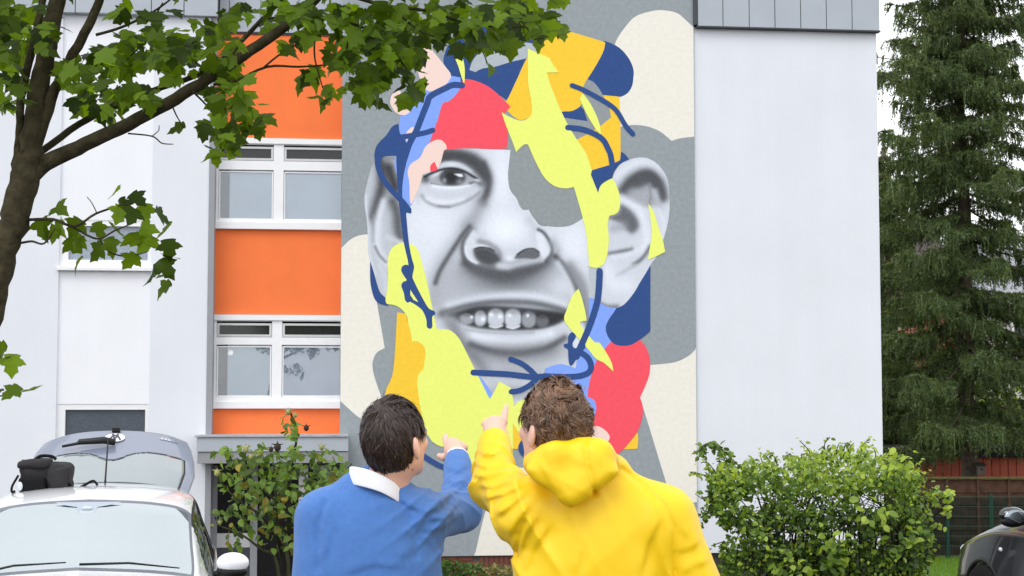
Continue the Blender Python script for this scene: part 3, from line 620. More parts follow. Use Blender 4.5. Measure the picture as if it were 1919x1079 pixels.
shape('lime_patch', LIME, [(1084,541,c),(1072,555),(1062,580),(1057,597),(1065,612),(1082,632),(1100,652),(1117,672),(1132,680),(1149,696,c),(1144,675),(1125,644),(1115,641),(1105,631),(1092,615),(1087,604),(1099,601,c),(1097,585),(1090,557)])
stroke('navy_line', NAVY, [(1123.5,508),(1123,525),(1120,560),(1112,590),(1100,622),(1087,652),(1080,668)], 12)
shape('navy_patch', NAVY, [(1072,622),(1065,630),(1064,642),(1057,645),(1057,650),(1064,655),(1065,670),(1067,682),(1072,684),(1085,665),(1097,650),(1092,642),(1080,652),(1074,650),(1073,642),(1079,630)])
stroke('navy_line', NAVY, [(1086,659),(1100,669),(1107,682),(1106,694),(1095,702),(1070,706),(1025,705),(995,706),(950,701),(900,698.5),(887,698)], 11)
stroke('navy_line', NAVY, [(957,673),(977,681),(992,692),(1005,705)], 10); stroke('navy_line', NAVY, [(1005,710),(992,722),(975,731),(958,734)], 10)
shape('navy_patch', NAVY, [(971,837),(977,825),(987,818),(1000,817),(1015,827),(1018,842),(1008,856),(995,861),(983,857),(974,849)])
stroke('navy_line', NAVY, [(765,825),(785,847),(812,866),(838,878),(865,884)], 10)
# ============================================================ people
def sm(a, b, k):
    h = np.clip(.5 + .5 * (b - a) / k, 0, 1); return b * (1 - h) + a * h - k * h * (1 - h)
def cone(p, a, b, ra, rb):
    a, b = np.array(a), np.array(b); ab = b - a; t = np.clip(((p - a) @ ab) / (ab @ ab), 0, 1)
    return np.linalg.norm(p - a - t[:, None] * ab, axis=1) - (ra + (rb - ra) * t)
def ell(p, c, r, Rm=None):
    q = p - np.array(c)
    if Rm is not None: q = q @ np.array(Rm)
    r = np.array(r); k0 = np.linalg.norm(q / r, axis=1); k1 = np.linalg.norm(q / (r * r), axis=1)
    return np.where(k1 > 1e-9, k0 * (k0 - 1) / np.maximum(k1, 1e-9), -r.min())
def near(p, c, rad, f):                 # evaluate a detailed shape only close to it
    d = np.linalg.norm(p - c, axis=1); m = d < rad; out = np.maximum(d - rad * .72, .02)
    if m.any(): out[m] = f(p[m])
    return out
def ridge(x, k=3): return (1 - np.abs(np.sin(x))) ** k
def sdf_mesh(f, lo, hi, h, B=14):      # sparse surface nets
    lo = np.array(lo, float); n = np.ceil((np.array(hi) - lo) / h).astype(int) + 1
    S = int(n.max()) + B + 4
    nb = -(-n // B); keysV, posV, quads = [], [], []
    bi = np.stack(np.meshgrid(*[np.arange(k) for k in nb], indexing='ij'), -1).reshape(-1, 3)
    cen = lo + (bi * B + B / 2) * h; dc = f(cen); ok = np.abs(dc) < B * h * .87 * 1.3 + .025
    g = np.arange(-1, B + 1); gx = np.stack(np.meshgrid(g, g, g, indexing='ij'), -1)
    m = B + 2
    corners = [(i, j, k) for i in (0, 1) for j in (0, 1) for k in (0, 1)]
    key = lambda I: (I[..., 0].astype(np.int64) * S + I[..., 1]) * S + I[..., 2]
    for b in bi[ok]:
        base = b * B; I = gx + base + 1
        D = f((lo + (I - 1) * h).reshape(-1, 3)).reshape(m, m, m); s = D < 0
        if s.all() or not s.any(): continue
        # cells -1..B-1 ; vertices
        cnt = sum(s[i:m - 1 + i, j:m - 1 + j, k:m - 1 + k].astype(int) for i, j, k in corners)
        act = np.argwhere((cnt > 0) & (cnt < 8))
        if len(act) == 0: continue
        acc = np.zeros((len(act), 3)); w = np.zeros(len(act))
        cv = {c_: D[act[:, 0] + c_[0], act[:, 1] + c_[1], act[:, 2] + c_[2]] for c_ in corners}
        for c1 in corners:
            for ax in range(3):
                if c1[ax]: continue
                c2 = list(c1); c2[ax] = 1; c2 = tuple(c2); d1, d2 = cv[c1], cv[c2]; x = (d1 < 0) != (d2 < 0)
                t = np.where(x, d1 / np.where(x, d1 - d2, 1), 0); pp = np.tile(np.array(c1, float), (len(act), 1)); pp[:, ax] += t
                acc += pp * x[:, None]; w += x
        P = lo + (act + base - 1 + acc / w[:, None]) * h
        keysV.append(key(act + base)); posV.append(P)
        for ax in range(3):
            u, v = [(1, 2), (2, 0), (0, 1)][ax]
            A_ = s[1:m - 1, 1:m - 1, 1:m - 1]; sl = [slice(1, m - 1)] * 3; sl[ax] = slice(2, m); Bq = s[tuple(sl)]
            e = np.argwhere(A_ != Bq) + 1
            if len(e) == 0: continue
            fl = A_[e[:, 0] - 1, e[:, 1] - 1, e[:, 2] - 1]
            o = [np.array([0, 0, 0]) for _ in range(4)]
            o[1] = o[1].copy(); o[1][u] = -1; o[2] = o[2].copy(); o[2][u] = -1; o[2][v] = -1; o[3] = o[3].copy(); o[3][v] = -1
            q = np.stack([key(e + base + k) for k in o], 1)
            q[fl] = q[fl]; q[~fl] = q[~fl][:, ::-1]; quads.append(q)
    K = np.concatenate(keysV); Pp = np.concatenate(posV); Q = np.concatenate(quads)
    uk, ix = np.unique(K, return_index=True); Pp = Pp[ix]
    pos = np.searchsorted(uk, Q); pos = np.clip(pos, 0, len(uk) - 1); good = (uk[pos] == Q).all(1)
    return Pp, pos[good]
def smooth_pts(P, Q, it=2, lam=.5):
    n = len(P); E = np.concatenate([Q[:, [0, 1]], Q[:, [1, 2]], Q[:, [2, 3]], Q[:, [3, 0]]]); E = np.concatenate([E, E[:, ::-1]])
    dg = np.bincount(E[:, 0], minlength=n)[:, None]
    for _ in range(it):
        a = np.stack([np.bincount(E[:, 0], P[E[:, 1], k], n) for k in range(3)], 1) / np.maximum(dg, 1); P = P + (a - P) * lam
    return P
def vn(p, s, seed=0):                   # cheap smooth noise
    q = p * s + seed * 17.3
    return (np.sin(q[:, 0] * 1.7 + 1.3 * np.sin(q[:, 1] * 1.1 + seed)) + np.sin(q[:, 1] * 1.9 + 1.2 * np.sin(q[:, 2] * 1.3)) + np.sin(q[:, 2] * 1.6 + 1.4 * np.sin(q[:, 0] * .9 + 2))) / 3
HS = .905                               # head scale
npv = lambda v: np.array(v, float)
M_SKIN = mat('skin', (232, 184, 164), .5, .35, var=.06, vscale=22, bump=.08, bscale=240)
M_SKIN.node_tree.nodes['Principled BSDF'].inputs['Subsurface Weight'].default_value = .12
M_SKIN.node_tree.nodes['Principled BSDF'].inputs['Subsurface Radius'].default_value = (.012, .004, .002)
def head_frame(c, yaw, pitch, roll=0):
    Rm = Matrix.Rotation(-yaw, 3, 'Z') @ Matrix.Rotation(pitch, 3, 'X') @ Matrix.Rotation(roll, 3, 'Y'); return npv(c), np.array(Rm)
def person(name, label, foot, Hc, HR, neck0, neck1, shl, shr, chest, armL, armR, hands, cloth_m, cloth_name, extra=None, thick=.012, cl_kw=None, trous=(52, 56, 70), hemz=.92, cuts=None, fold=None, trap=.058, ends=(), trk=.07):
    """arm: list of (point, radius); hands: list of capsule lists, every finger its own chain"""
    L = lambda x, y, z: Hc + HR @ np.array([x, y, z])
    hipz = foot[2] + .94
    hx, hy = chest[0][0], chest[0][1] + .02
    lg = []
    for s_ in (-1, 1):
        hip = (hx + s_ * .095, hy, hipz); kn = (hx + s_ * .105, hy + .02, foot[2] + .5); an = (hx + s_ * .11, hy - .01, foot[2] + .09)
        lg.append((hip, kn, an))
    def head(p0):
        p = Hc + (p0 - Hc) / HS
        d = ell(p, L(0, -.008, .012), (.077, .096, .108), HR)
        d = sm(d, ell(p, L(0, .03, -.05), (.062, .066, .075), HR), .03)
        d = sm(d, cone(p, L(-.045, .0, -.07), L(0, .075, -.105), .02, .024), .02); d = sm(d, cone(p, L(.045, .0, -.07), L(0, .075, -.105), .02, .024), .02)
        d = sm(d, cone(p, L(0, .092, .0), L(0, .112, -.032), .009, .014), .012)
        for s_ in (-1, 1):
            d = sm(d, cone(p, L(s_ * .012, .094, .022), L(s_ * .05, .078, .022), .011, .009), .012)
            d = sm(d, ell(p, L(s_ * .042, .07, -.03), (.022, .018, .02), HR), .02)
            e = ell(p, L(s_ * .088, -.014, -.022), (.010, .024, .036), HR @ np.array(Matrix.Rotation(s_ * R(28), 3, 'Z')))
            e = np.maximum(e, -ell(p, L(s_ * .101, -.004, -.018), (.009, .013, .022), HR)); d = sm(d, e, .008)
            d = np.maximum(d, -ell(p, L(s_ * .032, .104, .004), (.016, .010, .009), HR))
            d = sm(d, ell(p, L(s_ * .032, .082, .004), (.0125, .0125, .0125), HR), .002)
        d = sm(d, cone(p, L(-.02, .092, -.068), L(.02, .092, -.068), .007, .007), .008); d = np.maximum(d, -cone(p, L(-.024, .102, -.0665), L(.024, .102, -.0665), .0016, .0016))
        return d * HS
    def torso(p, off=0.):
        d = ell(p, chest[0], npv(chest[1]) + off, None)
        d = sm(d, ell(p, (chest[0][0], chest[0][1] + .01, chest[0][2] - .32), (.155 + off, .115 + off, .26), None), .08)
        for s_ in (shl, shr): d = sm(d, cone(p, neck1, s_, trap + off, .062 + off), trk)
        return d
    def arms(p, off=0., stop=False):
        d = None
        for ar in (armL, armR):
            for k in range(len(ar) - 1):
                c_ = cone(p, ar[k][0], ar[k + 1][0], ar[k][1] + off, ar[k + 1][1] + off); d = c_ if d is None else sm(d, c_, .025)
        return d
    def body(p):
        d = sm(near(p, Hc, .22, head), cone(p, neck0, neck1, .056, .06), .03)
        d = sm(d, torso(p, -.012), .03); d = sm(d, arms(p, -.014), .04)
        for hip, kn, an in lg:
            d = sm(d, cone(p, hip, kn, .085, .056), .05); d = sm(d, cone(p, kn, an, .056, .04), .03)
            d = sm(d, cone(p, (an[0], an[1], foot[2] + .05), (an[0], an[1] + .16, foot[2] + .035), .042, .034), .03)
        for hd in hands:
            def hf(pp):
                hp = None
                for kind, a_, b_, ra, rb in hd:
                    c_ = cone(pp, a_, b_, ra, rb); hp = c_ if hp is None else (sm(hp, c_, .010) if kind == 'p' else sm(hp, c_, .0045))
                return hp
            d = sm(d, near(p, npv(hd[0][2]), .20, hf), .012)
        return d
    pts = [npv(q[0]) for q in armL + armR] + [npv(q[1]) for hd in hands for q in hd] + [npv(q[2]) for hd in hands for q in hd] + [Hc + .16, Hc - .16, npv(foot) - .02, npv(foot) + .02, npv(an_) if (an_ := lg[0][2]) else None, npv((hx, hy + .22, foot[2])), npv((hx, hy - .2, foot[2]))]
    lo = np.min(pts, 0) - .1; hi = np.max(pts, 0) + .1; lo[2] = foot[2] - .02
    P, Q = sdf_mesh(body, lo, hi, .0043)
    P = smooth_pts(P, Q, 1, .4)
    ob = npmesh(name, P - npv(foot), Q, M_SKIN, None, True, foot)
    tag(ob, label, 'person', 'men pointing up at the mural')
    def garment(p):
        d = torso(p, thick); d = sm(d, arms(p, thick * .9), .05)
        if extra is not None: d = extra(p, d)
        if fold is not None:
            m_ = np.abs(d) < .035; d[m_] -= fold(p[m_])
        d = np.maximum(d, hemz - p[:, 2])
        for wp, ax_ in ends:
            dd = (p - wp) @ ax_; d = np.where(np.linalg.norm(p - wp, axis=1) < .13, np.maximum(d, dd), d)
        return d
    lo2 = lo.copy(); lo2[2] = hemz - .05
    P, Q = sdf_mesh(garment, lo2, hi, .0048); P = smooth_pts(P, Q, 1, .5)
    npmesh(cloth_name, P - npv(foot), Q, cloth_m, ob, True)
    def legs(p):
        d = ell(p, (hx, hy, hipz + .02), (.175, .135, .15))
        for hip, kn, an in lg: d = sm(d, cone(p, hip, kn, .1, .075), .04); d = sm(d, cone(p, kn, (an[0], an[1], an[2] - .02), .075, .066), .04)
        return np.maximum(d - .006 * vn(p, 38), np.maximum(p[:, 2] - (hipz + .08), foot[2] + .05 - p[:, 2]))
    l3 = npv((hx - .35, hy - .3, foot[2])); h3 = npv((hx + .35, hy + .35, hipz + .2))
    P, Q = sdf_mesh(legs, l3, h3, .012); npmesh('trousers', P - npv(foot), Q, mat('trousers ' + name + label[:6], trous, .85, .2, var=.1, vscale=30, bump=.2, bscale=300), ob, True)
    for hip, kn, an in lg:
        sh = lambda p: np.maximum(sm(cone(p, (an[0], an[1] - .02, foot[2] + .055), (an[0], an[1] + .17, foot[2] + .04), .052, .042), cone(p, (an[0], an[1], foot[2] + .06), (an[0], an[1] + .02, foot[2] + .1), .05, .05), .03), foot[2] + .004 - p[:, 2])
        P, Q = sdf_mesh(sh, npv((an[0] - .12, an[1] - .15, foot[2] - .02)), npv((an[0] + .12, an[1] + .3, foot[2] + .25)), .009); npmesh('shoe', P - npv(foot), Q, mat('dark shoe leather', (48, 40, 36), .4), ob, True)
    return ob
def hair(parent, foot, Hc, HR, m, n, mask, length, lift, crown, curl=0., clumps=0, rad=.0011, grav=.35, seed=3, base=1.0, capr=None, steps=10, shrink=.3, crot=.3):
    rg = np.random.default_rng(seed); r0 = np.array([.079, .099, .111]) * HS; off = np.array([0, -.008, .012]) * HS
    S = rg.normal(size=(n * 3, 3)); S /= np.linalg.norm(S, axis=1)[:, None]; S = S[mask(S) > rg.random(len(S))][:n]; n = len(S)
    cr = np.array(crown) / np.linalg.norm(crown); up = HR.T @ np.array([0, 0, 1.])
    ph = rg.random(n) * 6.28; rot = rg.normal(0, .25, n); ln = length(S) * rg.uniform(.75, 1.15, n); lf = lift * rg.uniform(.55, 1.25, n)
    if clumps:
        C_ = rg.normal(size=(clumps, 3)); C_ /= np.linalg.norm(C_, axis=1)[:, None]; ci = (S @ C_.T).argmax(1)
        ph = (rg.random(clumps) * 6.28)[ci] + rg.normal(0, .35, n); rot = rg.normal(0, crot, clumps)[ci] + rg.normal(0, .08, n); lf = (lift * rg.uniform(.45, 1.35, clumps))[ci] * rg.uniform(.7, 1.15, n)
        fq = rg.uniform(5.5, 8.5, clumps)[ci]
    else: fq = np.full(n, 3.)
    fly = rg.random(n) < .03; lf = np.where(fly, lf * rg.uniform(1.3, 2.1, n), lf); rot = np.where(fly, rot + rg.normal(0, .7, n), rot)
    nn = S.copy(); T = []
    for i in range(steps):
        t = i / (steps - 1)
        tan = nn - cr; tan -= nn * (tan * nn).sum(1)[:, None]; tan /= np.linalg.norm(tan, axis=1)[:, None] + 1e-6
        g = -up[None] - nn * (-(nn @ up))[:, None]; tan = tan + g * grav; tan /= np.linalg.norm(tan, axis=1)[:, None] + 1e-6
        bi = np.cross(nn, tan); d = tan * np.cos(rot)[:, None] + bi * np.sin(rot)[:, None]
        h = base + (lf * np.sin(min(t * 1.25 + .12, 1.45)) ) [:, None] / .1
        q = nn * r0 * h + off
        if curl: q = q + bi * (curl * t ** .5 * np.sin(ph + t * fq))[:, None] + nn * (curl * .8 * t ** .5 * np.cos(ph + t * fq))[:, None]
        T.append(q)
        nn = nn + d * (ln / (steps - 1) / .1)[:, None]
        if clumps:                      # strands of a lock draw together
            mean = np.stack([np.bincount(ci, nn[:, k], clumps) for k in range(3)], 1) / np.maximum(np.bincount(ci, minlength=clumps), 1)[:, None]
            nn = nn + (mean[ci] - nn) * (shrink / steps * 1.6)
        nn /= np.linalg.norm(nn, axis=1)[:, None]
    T = np.stack(T, 1)                                   # n, steps, 3
    T = T @ HR.T + Hc - npv(foot)
    tg = np.gradient(T, axis=1); tg /= np.linalg.norm(tg, axis=2)[..., None] + 1e-9
    out = T - (Hc + HR @ off - npv(foot)); a = np.cross(tg, out + rg.normal(0, .03, (n, 1, 3))); a /= np.linalg.norm(a, axis=2)[..., None] + 1e-9
    rr = rad * np.array([1, 1.1, 1.1, 1.1, 1.05, 1., .95, .85, .6, .2])[None, :, None] * rg.uniform(.7, 1.3, (n, 1, 1))
    V = np.stack([T - a * rr, T + a * rr], 2)
    idx = np.arange(n * steps * 2).reshape(n, steps, 2)
    Q = [np.stack([idx[:, :-1, 0], idx[:, :-1, 1], idx[:, 1:, 1], idx[:, 1:, 0]], -1).reshape(-1, 4)]
    ob = npmesh('hair', V.reshape(-1, 3), np.concatenate(Q), m, parent, True)
    # the dense undercoat
    q0 = capr or .010
    def cap(p):
        l = (p - Hc) @ HR - off; nrm = l / r0; k = np.linalg.norm(nrm, axis=1); u = nrm / (k[:, None] + 1e-9)
        msk = mask(u); d = (k - 1) * .095 - q0 - .003 * vn(p, 90, 1) - .0025 * vn(p, 170, 2)
        return np.where(msk > .45, d, np.maximum(d, .012 + (.45 - msk) * .03))
    P, Q = sdf_mesh(cap, Hc - .17, Hc + .17, .005); P = smooth_pts(P, Q, 1, .4)
    npmesh('hair_undercoat', P - npv(foot), Q, m, ob, True)
    return ob
def hmask(nape, side=-.18, front=.42):
    def f(S):
        x, y, z = S[:, 0], S[:, 1], S[:, 2]
        lim = np.where(y > .35, front + (y - .35) * .35, np.where(y > -.12, side + (y + .12) * .6, nape))
        lim = np.where((y <= -.12) & (np.abs(x) > .6), nape + (np.abs(x) - .6) * 1.1, lim)
        return np.clip((z - lim) / .12 + .5, 0, 1)
    return f
def creases(p, lines, ymax, A=.0055, w=.0055, Wd=.026):    # sharp cloth folds: a lip on one side of each line
    f = np.zeros(len(p)); m = p[:, 1] < ymax; q = p[m]; g = np.zeros(len(q))
    for Y, a_, pts in lines:
        P = [(at(x, y, Y).x, at(x, y, Y).z) for x, y in pts]; X, Z = q[:, 0], q[:, 2]
        best = np.full(len(q), 1e9); sg = np.zeros(len(q)); tt = np.zeros(len(q)); n = len(P) - 1
        for i in range(n):
            (x1, z1), (x2, z2) = P[i], P[i + 1]; dx, dz = x2 - x1, z2 - z1; l = dx * dx + dz * dz
            t = np.clip(((X - x1) * dx + (Z - z1) * dz) / l, 0, 1); d = np.hypot(X - x1 - t * dx, Z - z1 - t * dz); s_ = np.sign(dx * (Z - z1) - dz * (X - x1)); u = d < best
            best[u] = d[u]; sg[u] = s_[u]; tt[u] = (i + t[u]) / n
        g += a_ * A * sg * np.tanh(best / w) * np.exp(-(best / Wd) ** 2) * np.clip(np.sin(np.clip(tt, .02, .98) * np.pi) * 1.6, 0, 1)
    f[m] = g; return f
# ---- man in the blue sweater
YB = 4.40
footB = (at(700, 900, YB).x, YB + .01, 0.)
HcB, HRB = head_frame(at(740, 823, YB), R(34), R(14))
shlB, shrB = at(609, 970, 4.43), at(786, 976, 4.45)
elB, wrB = at(863, 957, 4.70), at(857, 858, 4.89)
axB = npv(wrB) - npv(elB); axB /= np.linalg.norm(axB)
def H(px, py, Y): return npv(at(px, py, Y))
handB = [('p', H(857,853,4.90), H(851,842,4.945), .026, .031), ('p', H(843,834,4.97), H(866,838,4.965), .017, .016), ('p', H(852,846,4.94), H(848,832,4.975), .028, .022),
    ('f', H(838,833,4.975), H(834.5,822,5.015), .0115, .0098), ('f', H(834.5,822,5.015), H(835,816,5.05), .0098, .0085),
    ('f', H(848,829,4.975), H(848,828,5.01), .0102, .0096), ('f', H(848,828,5.01), H(848,842,5.02), .0096, .009),
    ('f', H(860,832,4.97), H(860,831,5.005), .0102, .0094), ('f', H(860,831,5.005), H(859,845,5.01), .0094, .0088),
    ('f', H(871,838,4.96), H(872,838,4.99), .0096, .0086), ('f', H(872,838,4.99), H(869,849,4.99), .0086, .008),
    ('f', H(846,851,4.93), H(832,857,4.95), .0135, .0115), ('f', H(832,857,4.95), H(823,854,4.965), .0112, .0092)]
def cloth_relief(m, kind):
    N, L = m.node_tree.nodes, m.node_tree.links; b_ = N['Principled BSDF']; prev = b_.inputs['Normal'].links[0].from_socket
    tc = N.new('ShaderNodeTexCoord'); bp = N.new('ShaderNodeBump')
    if kind == 'knit':
        w = N.new('ShaderNodeTexWave'); w.inputs['Scale'].default_value = 95; w.inputs['Distortion'].default_value = 1.5; w.inputs['Detail'].default_value = 1; w.bands_direction = 'X'
        L.new(tc.outputs['Object'], w.inputs['Vector']); L.new(w.outputs['Fac'], bp.inputs['Height']); bp.inputs['Strength'].default_value = .22; bp.inputs['Distance'].default_value = .003
    else:
        mp = N.new('ShaderNodeMapping'); mp.inputs['Scale'].default_value = (7, 7, 4); mp.inputs['Rotation'].default_value = (0, .5, 0)
        n0 = N.new('ShaderNodeTexNoise'); n0.inputs['Scale'].default_value = 5; L.new(tc.outputs['Object'], n0.inputs['Vector']); mx = N.new('ShaderNodeMix'); mx.data_type = 'VECTOR'; mx.inputs[0].default_value = .12
        L.new(tc.outputs['Object'], mx.inputs[4]); L.new(n0.outputs['Color'], mx.inputs[5]); L.new(mx.outputs[1], mp.inputs['Vector'])
        v = N.new('ShaderNodeTexVoronoi'); v.feature = 'SMOOTH_F1'; v.inputs['Smoothness'].default_value = .35; v.inputs['Scale'].default_value = 1.3; L.new(mp.outputs[0], v.inputs['Vector']); L.new(v.outputs['Distance'], bp.inputs['Height']); bp.inputs['Strength'].default_value = .5; bp.inputs['Distance'].default_value = .018
    L.new(prev, bp.inputs['Normal']); L.new(bp.outputs[0], b_.inputs['Normal'])
M_SWE = mat('blue knit', (82, 126, 194), .95, .1, var=.07, vscale=70, bump=.35, bscale=420, sheen=.25)
cloth_relief(M_SWE, 'knit')
elLB, wrLB = (shlB.x - .03, 4.40, 1.27), (shlB.x - .01, 4.5, 1.02)
handLB = [('p', wrLB, (wrLB[0], wrLB[1] + .02, wrLB[2] - .08), .028, .034)] + [('f', (wrLB[0] + k * .0 + .0, wrLB[1] - .02 + k * .021, wrLB[2] - .1), (wrLB[0] + .01, wrLB[1] - .015 + k * .021, wrLB[2] - .17 + abs(k - 1.3) * .008), .01, .008) for k in range(4)] + [('f', (wrLB[0] + .01, wrLB[1] + .04, wrLB[2] - .05), (wrLB[0] + .02, wrLB[1] + .075, wrLB[2] - .1), .012, .009)]
def foldB(p):
    w = np.exp(-((p - npv(elB)) ** 2).sum(1) / .12 ** 2) * .9 + .55 * np.exp(-((p - npv(shrB)) ** 2).sum(1) / .13 ** 2)
    ax = npv(wrB) - npv(elB); ax /= np.linalg.norm(ax); s_ = (p - npv(elB)) @ ax
    f = w * .013 * (ridge(s_ * 52 + 1.6 * vn(p, 12, 3), 2) - .3) * (.65 + .35 * vn(p, 18, 5))
    w4 = np.exp(-((p - npv(at(800, 985, 4.42))) ** 2).sum(1) / .11 ** 2); f += w4 * .014 * (ridge((p[:, 0] - shrB.x) * 38 - (p[:, 2] - shrB.z) * 46 + 1.2 * vn(p, 10, 1), 2) - .3)
    f += .0022 * vn(p, 14, 2) + .0012 * vn(p, 30, 6)
    lo_ = np.clip((1.52 - p[:, 2]) / .2, 0, 1); f += lo_ * .004 * (ridge((p[:, 0] - footB[0]) * 15 + (p[:, 2]) * 9 + 1.5 * vn(p, 6, 4), 2) - .3)
    f += creases(p, [(4.86, .8, [(838,876), (858,882), (882,872)]), (4.82, .9, [(836,897), (856,905), (884,893)]), (4.78, 1, [(838,925), (858,918), (880,903)]), (4.72, 1, [(800,948), (830,940), (852,922)]), (4.66, .9, [(806,965), (842,957), (870,934)]), (4.6, .9, [(796,985), (835,980), (872,960)]),
        (4.45, .9, [(752,930), (775,948), (800,958)]), (4.36, .7, [(770,1010), (790,985), (800,965)]), (4.34, .6, [(745,1050), (775,1025), (790,1000)]), (4.30, .5, [(600,1060), (615,1020), (622,985)]), (4.30, .45, [(640,1079), (700,1060), (760,1068)])], 4.95, A=.0065)
    # shoulder seam
    f -= .006 * np.exp(-(pdist([(at(742, 928, YB).x, at(742, 928, YB).z), (at(762, 955, YB).x, at(762, 955, YB).z), (at(775, 985, YB).x, at(775, 985, YB).z), (at(782, 1040, YB).x, at(782, 1040, YB).z)], p[:, 0], p[:, 2]) / .009) ** 2) * (p[:, 1] < YB)
    f -= .006 * np.exp(-(pdist([(at(612, 940, YB).x, at(612, 940, YB).z), (at(600, 985, YB).x, at(600, 985, YB).z), (at(602, 1060, YB).x, at(602, 1060, YB).z)], p[:, 0], p[:, 2]) / .009) ** 2) * (p[:, 1] < YB)
    # ribbed cuff
    cu = np.exp(-((s_ - .235) / .02) ** 2); f -= cu * .003
    return f
pB = person('person', 'dark haired person in a blue sweater and white collared shirt pointing up at the mural', footB, HcB, HRB, npv(at(733, 880, YB + .01)), npv(at(710, 966, YB + .03)), npv(shlB), npv(shrB),
    (npv(at(697, 1085, YB + .03)), (.185, .118, .30)), [(npv(shlB), .058), (npv(elLB), .052), (npv(wrLB), .036)], [(npv(shrB), .066), (npv(elB), .050), (npv(wrB), .031)], [handB, handLB], M_SWE, 'sweater', fold=foldB, thick=.010, trous=(44, 48, 62), trap=.046, trk=.035, ends=((npv(wrB) + axB * .004, axB),))
M_HAIRB = mat('dark brown hair', (56, 42, 36), .42, .5, var=.15, vscale=30, island=.35)
def lenB(S): return np.where((np.abs(S[:, 0]) > .6) & (S[:, 2] < .25), .016, np.where(S[:, 2] < -.25, .02, np.where(S[:, 1] > .2, .06, .048)))
hair(pB, footB, HcB, HRB, M_HAIRB, 13000, hmask(-.80, .02, .30), lenB, .0085, (.14, -.50, .85), clumps=420, shrink=.28, crot=.22, rad=.0010, grav=.35, seed=4, capr=.005, base=1.045)
# collar of the white shirt
cx_, cr_ = 708., 50.
xt, yt_, yb_ = [655, 665, 690, 715, 735, 748, 758], [874, 873.5, 879, 889, 901, 912, 924], [899, 901, 907, 915, 926, 935, 942]
V = []; ns = 17
for k in range(ns):
    th = -math.pi / 2 * 1.0 + math.pi * k / (ns - 1); x = cx_ + cr_ * 1.02 * math.sin(th); Yc = YB + .03 - .084 * math.cos(th)
    V += [at(x, np.interp(x, xt, yt_), Yc) - Vector(footB), at(x - .5, (np.interp(x, xt, yt_) + np.interp(x, xt, yb_)) / 2, Yc - .008) - Vector(footB), at(x - 1, np.interp(x, xt, yb_) + 8, Yc - .012) - Vector(footB)]
for k in range(1, ns - 1):
    th = math.pi / 2 + math.pi * k / (ns - 1); x = cx_ + cr_ * math.sin(th); Yc = YB + .035 - .068 * math.cos(th)
    f_ = (x - (cx_ - cr_)) / (2 * cr_)
    V += [at(x, 880 + 46 * f_, Yc) - Vector(footB), at(x, 894 + 44 * f_, Yc) - Vector(footB), at(x, 910 + 42 * f_, Yc) - Vector(footB)]
tot = len(V) // 3; Fq = []
for k in range(tot):
    a_, b_ = k * 3, ((k + 1) % tot) * 3; Fq += [(a_, b_, b_ + 1, a_ + 1), (a_ + 1, b_ + 1, b_ + 2, a_ + 2)]
col_ = pydata('shirt_collar', V, Fq, mat('white shirt cotton', (238, 240, 248), .8, .2, var=.02), pB, True)
md = col_.modifiers.new('s', 'SOLIDIFY'); md.thickness = .004; md = col_.modifiers.new('u', 'SUBSURF'); md.levels = 2; md.render_levels = 2
ax = (npv(wrB) - npv(elB)); ax /= np.linalg.norm(ax); q = MB()
q.tube([Vector(npv(wrB) - ax * .03 - npv(footB)), Vector(npv(wrB) + ax * .008 - npv(footB)), Vector(npv(wrB) + ax * .012 - npv(footB))], [.033, .0345, .033], 24); q.build('shirt_cuff', mat('white shirt cotton'), pB, True)
# glasses
q = MB(); Lh = lambda x, y, z: Vector(HcB + HRB @ (np.array([x, y - .012, z]) * HS) - npv(footB))
for s_ in (-1, 1):
    q.tube([Lh(s_ * .033 + .024 * math.cos(t), .108 - abs(s_ * .033 + .024 * math.cos(t)) * .16, .004 + .017 * math.sin(t)) for t in np.linspace(0, 6.2832, 21)], .0016, 6)
    q.tube([Lh(s_ * .057, .098, .008), Lh(s_ * .079, .05, .008), Lh(s_ * .084, .0, .006), Lh(s_ * .084, -.02, -.006)], .0016, 6)
q.tube([Lh(-.01, .108, .008), Lh(.01, .108, .008)], .0016, 6)
gl = q.build('glasses', mat('silver metal', (190, 192, 196), .25, .5, metal=.9), pB, True)
# ---- man in the yellow raincoat
YY = 4.15
footY = (at(1110, 900, YY).x, YY + .01, 0.)
HcY, HRY = head_frame(at(1038, 799, YY), R(-38), R(10))
shlY, shrY = at(992, 958, 4.17), at(1240, 975, 4.17)
elY, wrY = at(925, 904, 4.42), at(927, 818, 4.64)
axY = npv(wrY) - npv(elY); axY /= np.linalg.norm(axY)
handY = [('p', H(927,818,4.64), H(928,803,4.69), .027, .032), ('p', H(914,794,4.705), H(941,790,4.71), .0165, .017), ('p', H(925,806,4.68), H(928,794,4.71), .029, .024),
    ('f', H(943,790,4.715), H(946,775,4.745), .0118, .0100), ('f', H(946,775,4.745), H(948.5,762,4.765), .0100, .0085),
    ('f', H(932.5,785.5,4.71), H(932.5,784.5,4.746), .0102, .0096), ('f', H(932.5,784.5,4.746), H(934,800,4.755), .0105, .0095),
    ('f', H(920,788,4.705), H(919.5,787,4.74), .0102, .0094), ('f', H(919.5,787,4.74), H(924,802,4.75), .0102, .0092),
    ('f', H(908.5,794,4.695), H(908,794,4.725), .0096, .0086), ('f', H(908,794,4.725), H(915,806,4.735), .0094, .0085),
    ('f', H(938,806,4.68), H(945,812,4.675), .0135, .0118), ('f', H(945,812,4.675), H(945,820,4.66), .0115, .0095)]
M_RAIN = mat('yellow raincoat', (248, 205, 20), .46, .4, var=.03, vscale=9, bump=.06, bscale=30)
cloth_relief(M_RAIN, 'crease')
elRY, wrRY = at(1330, 1165, 4.15), (at(1330, 1165, 4.15).x - .02, 4.30, 1.06)
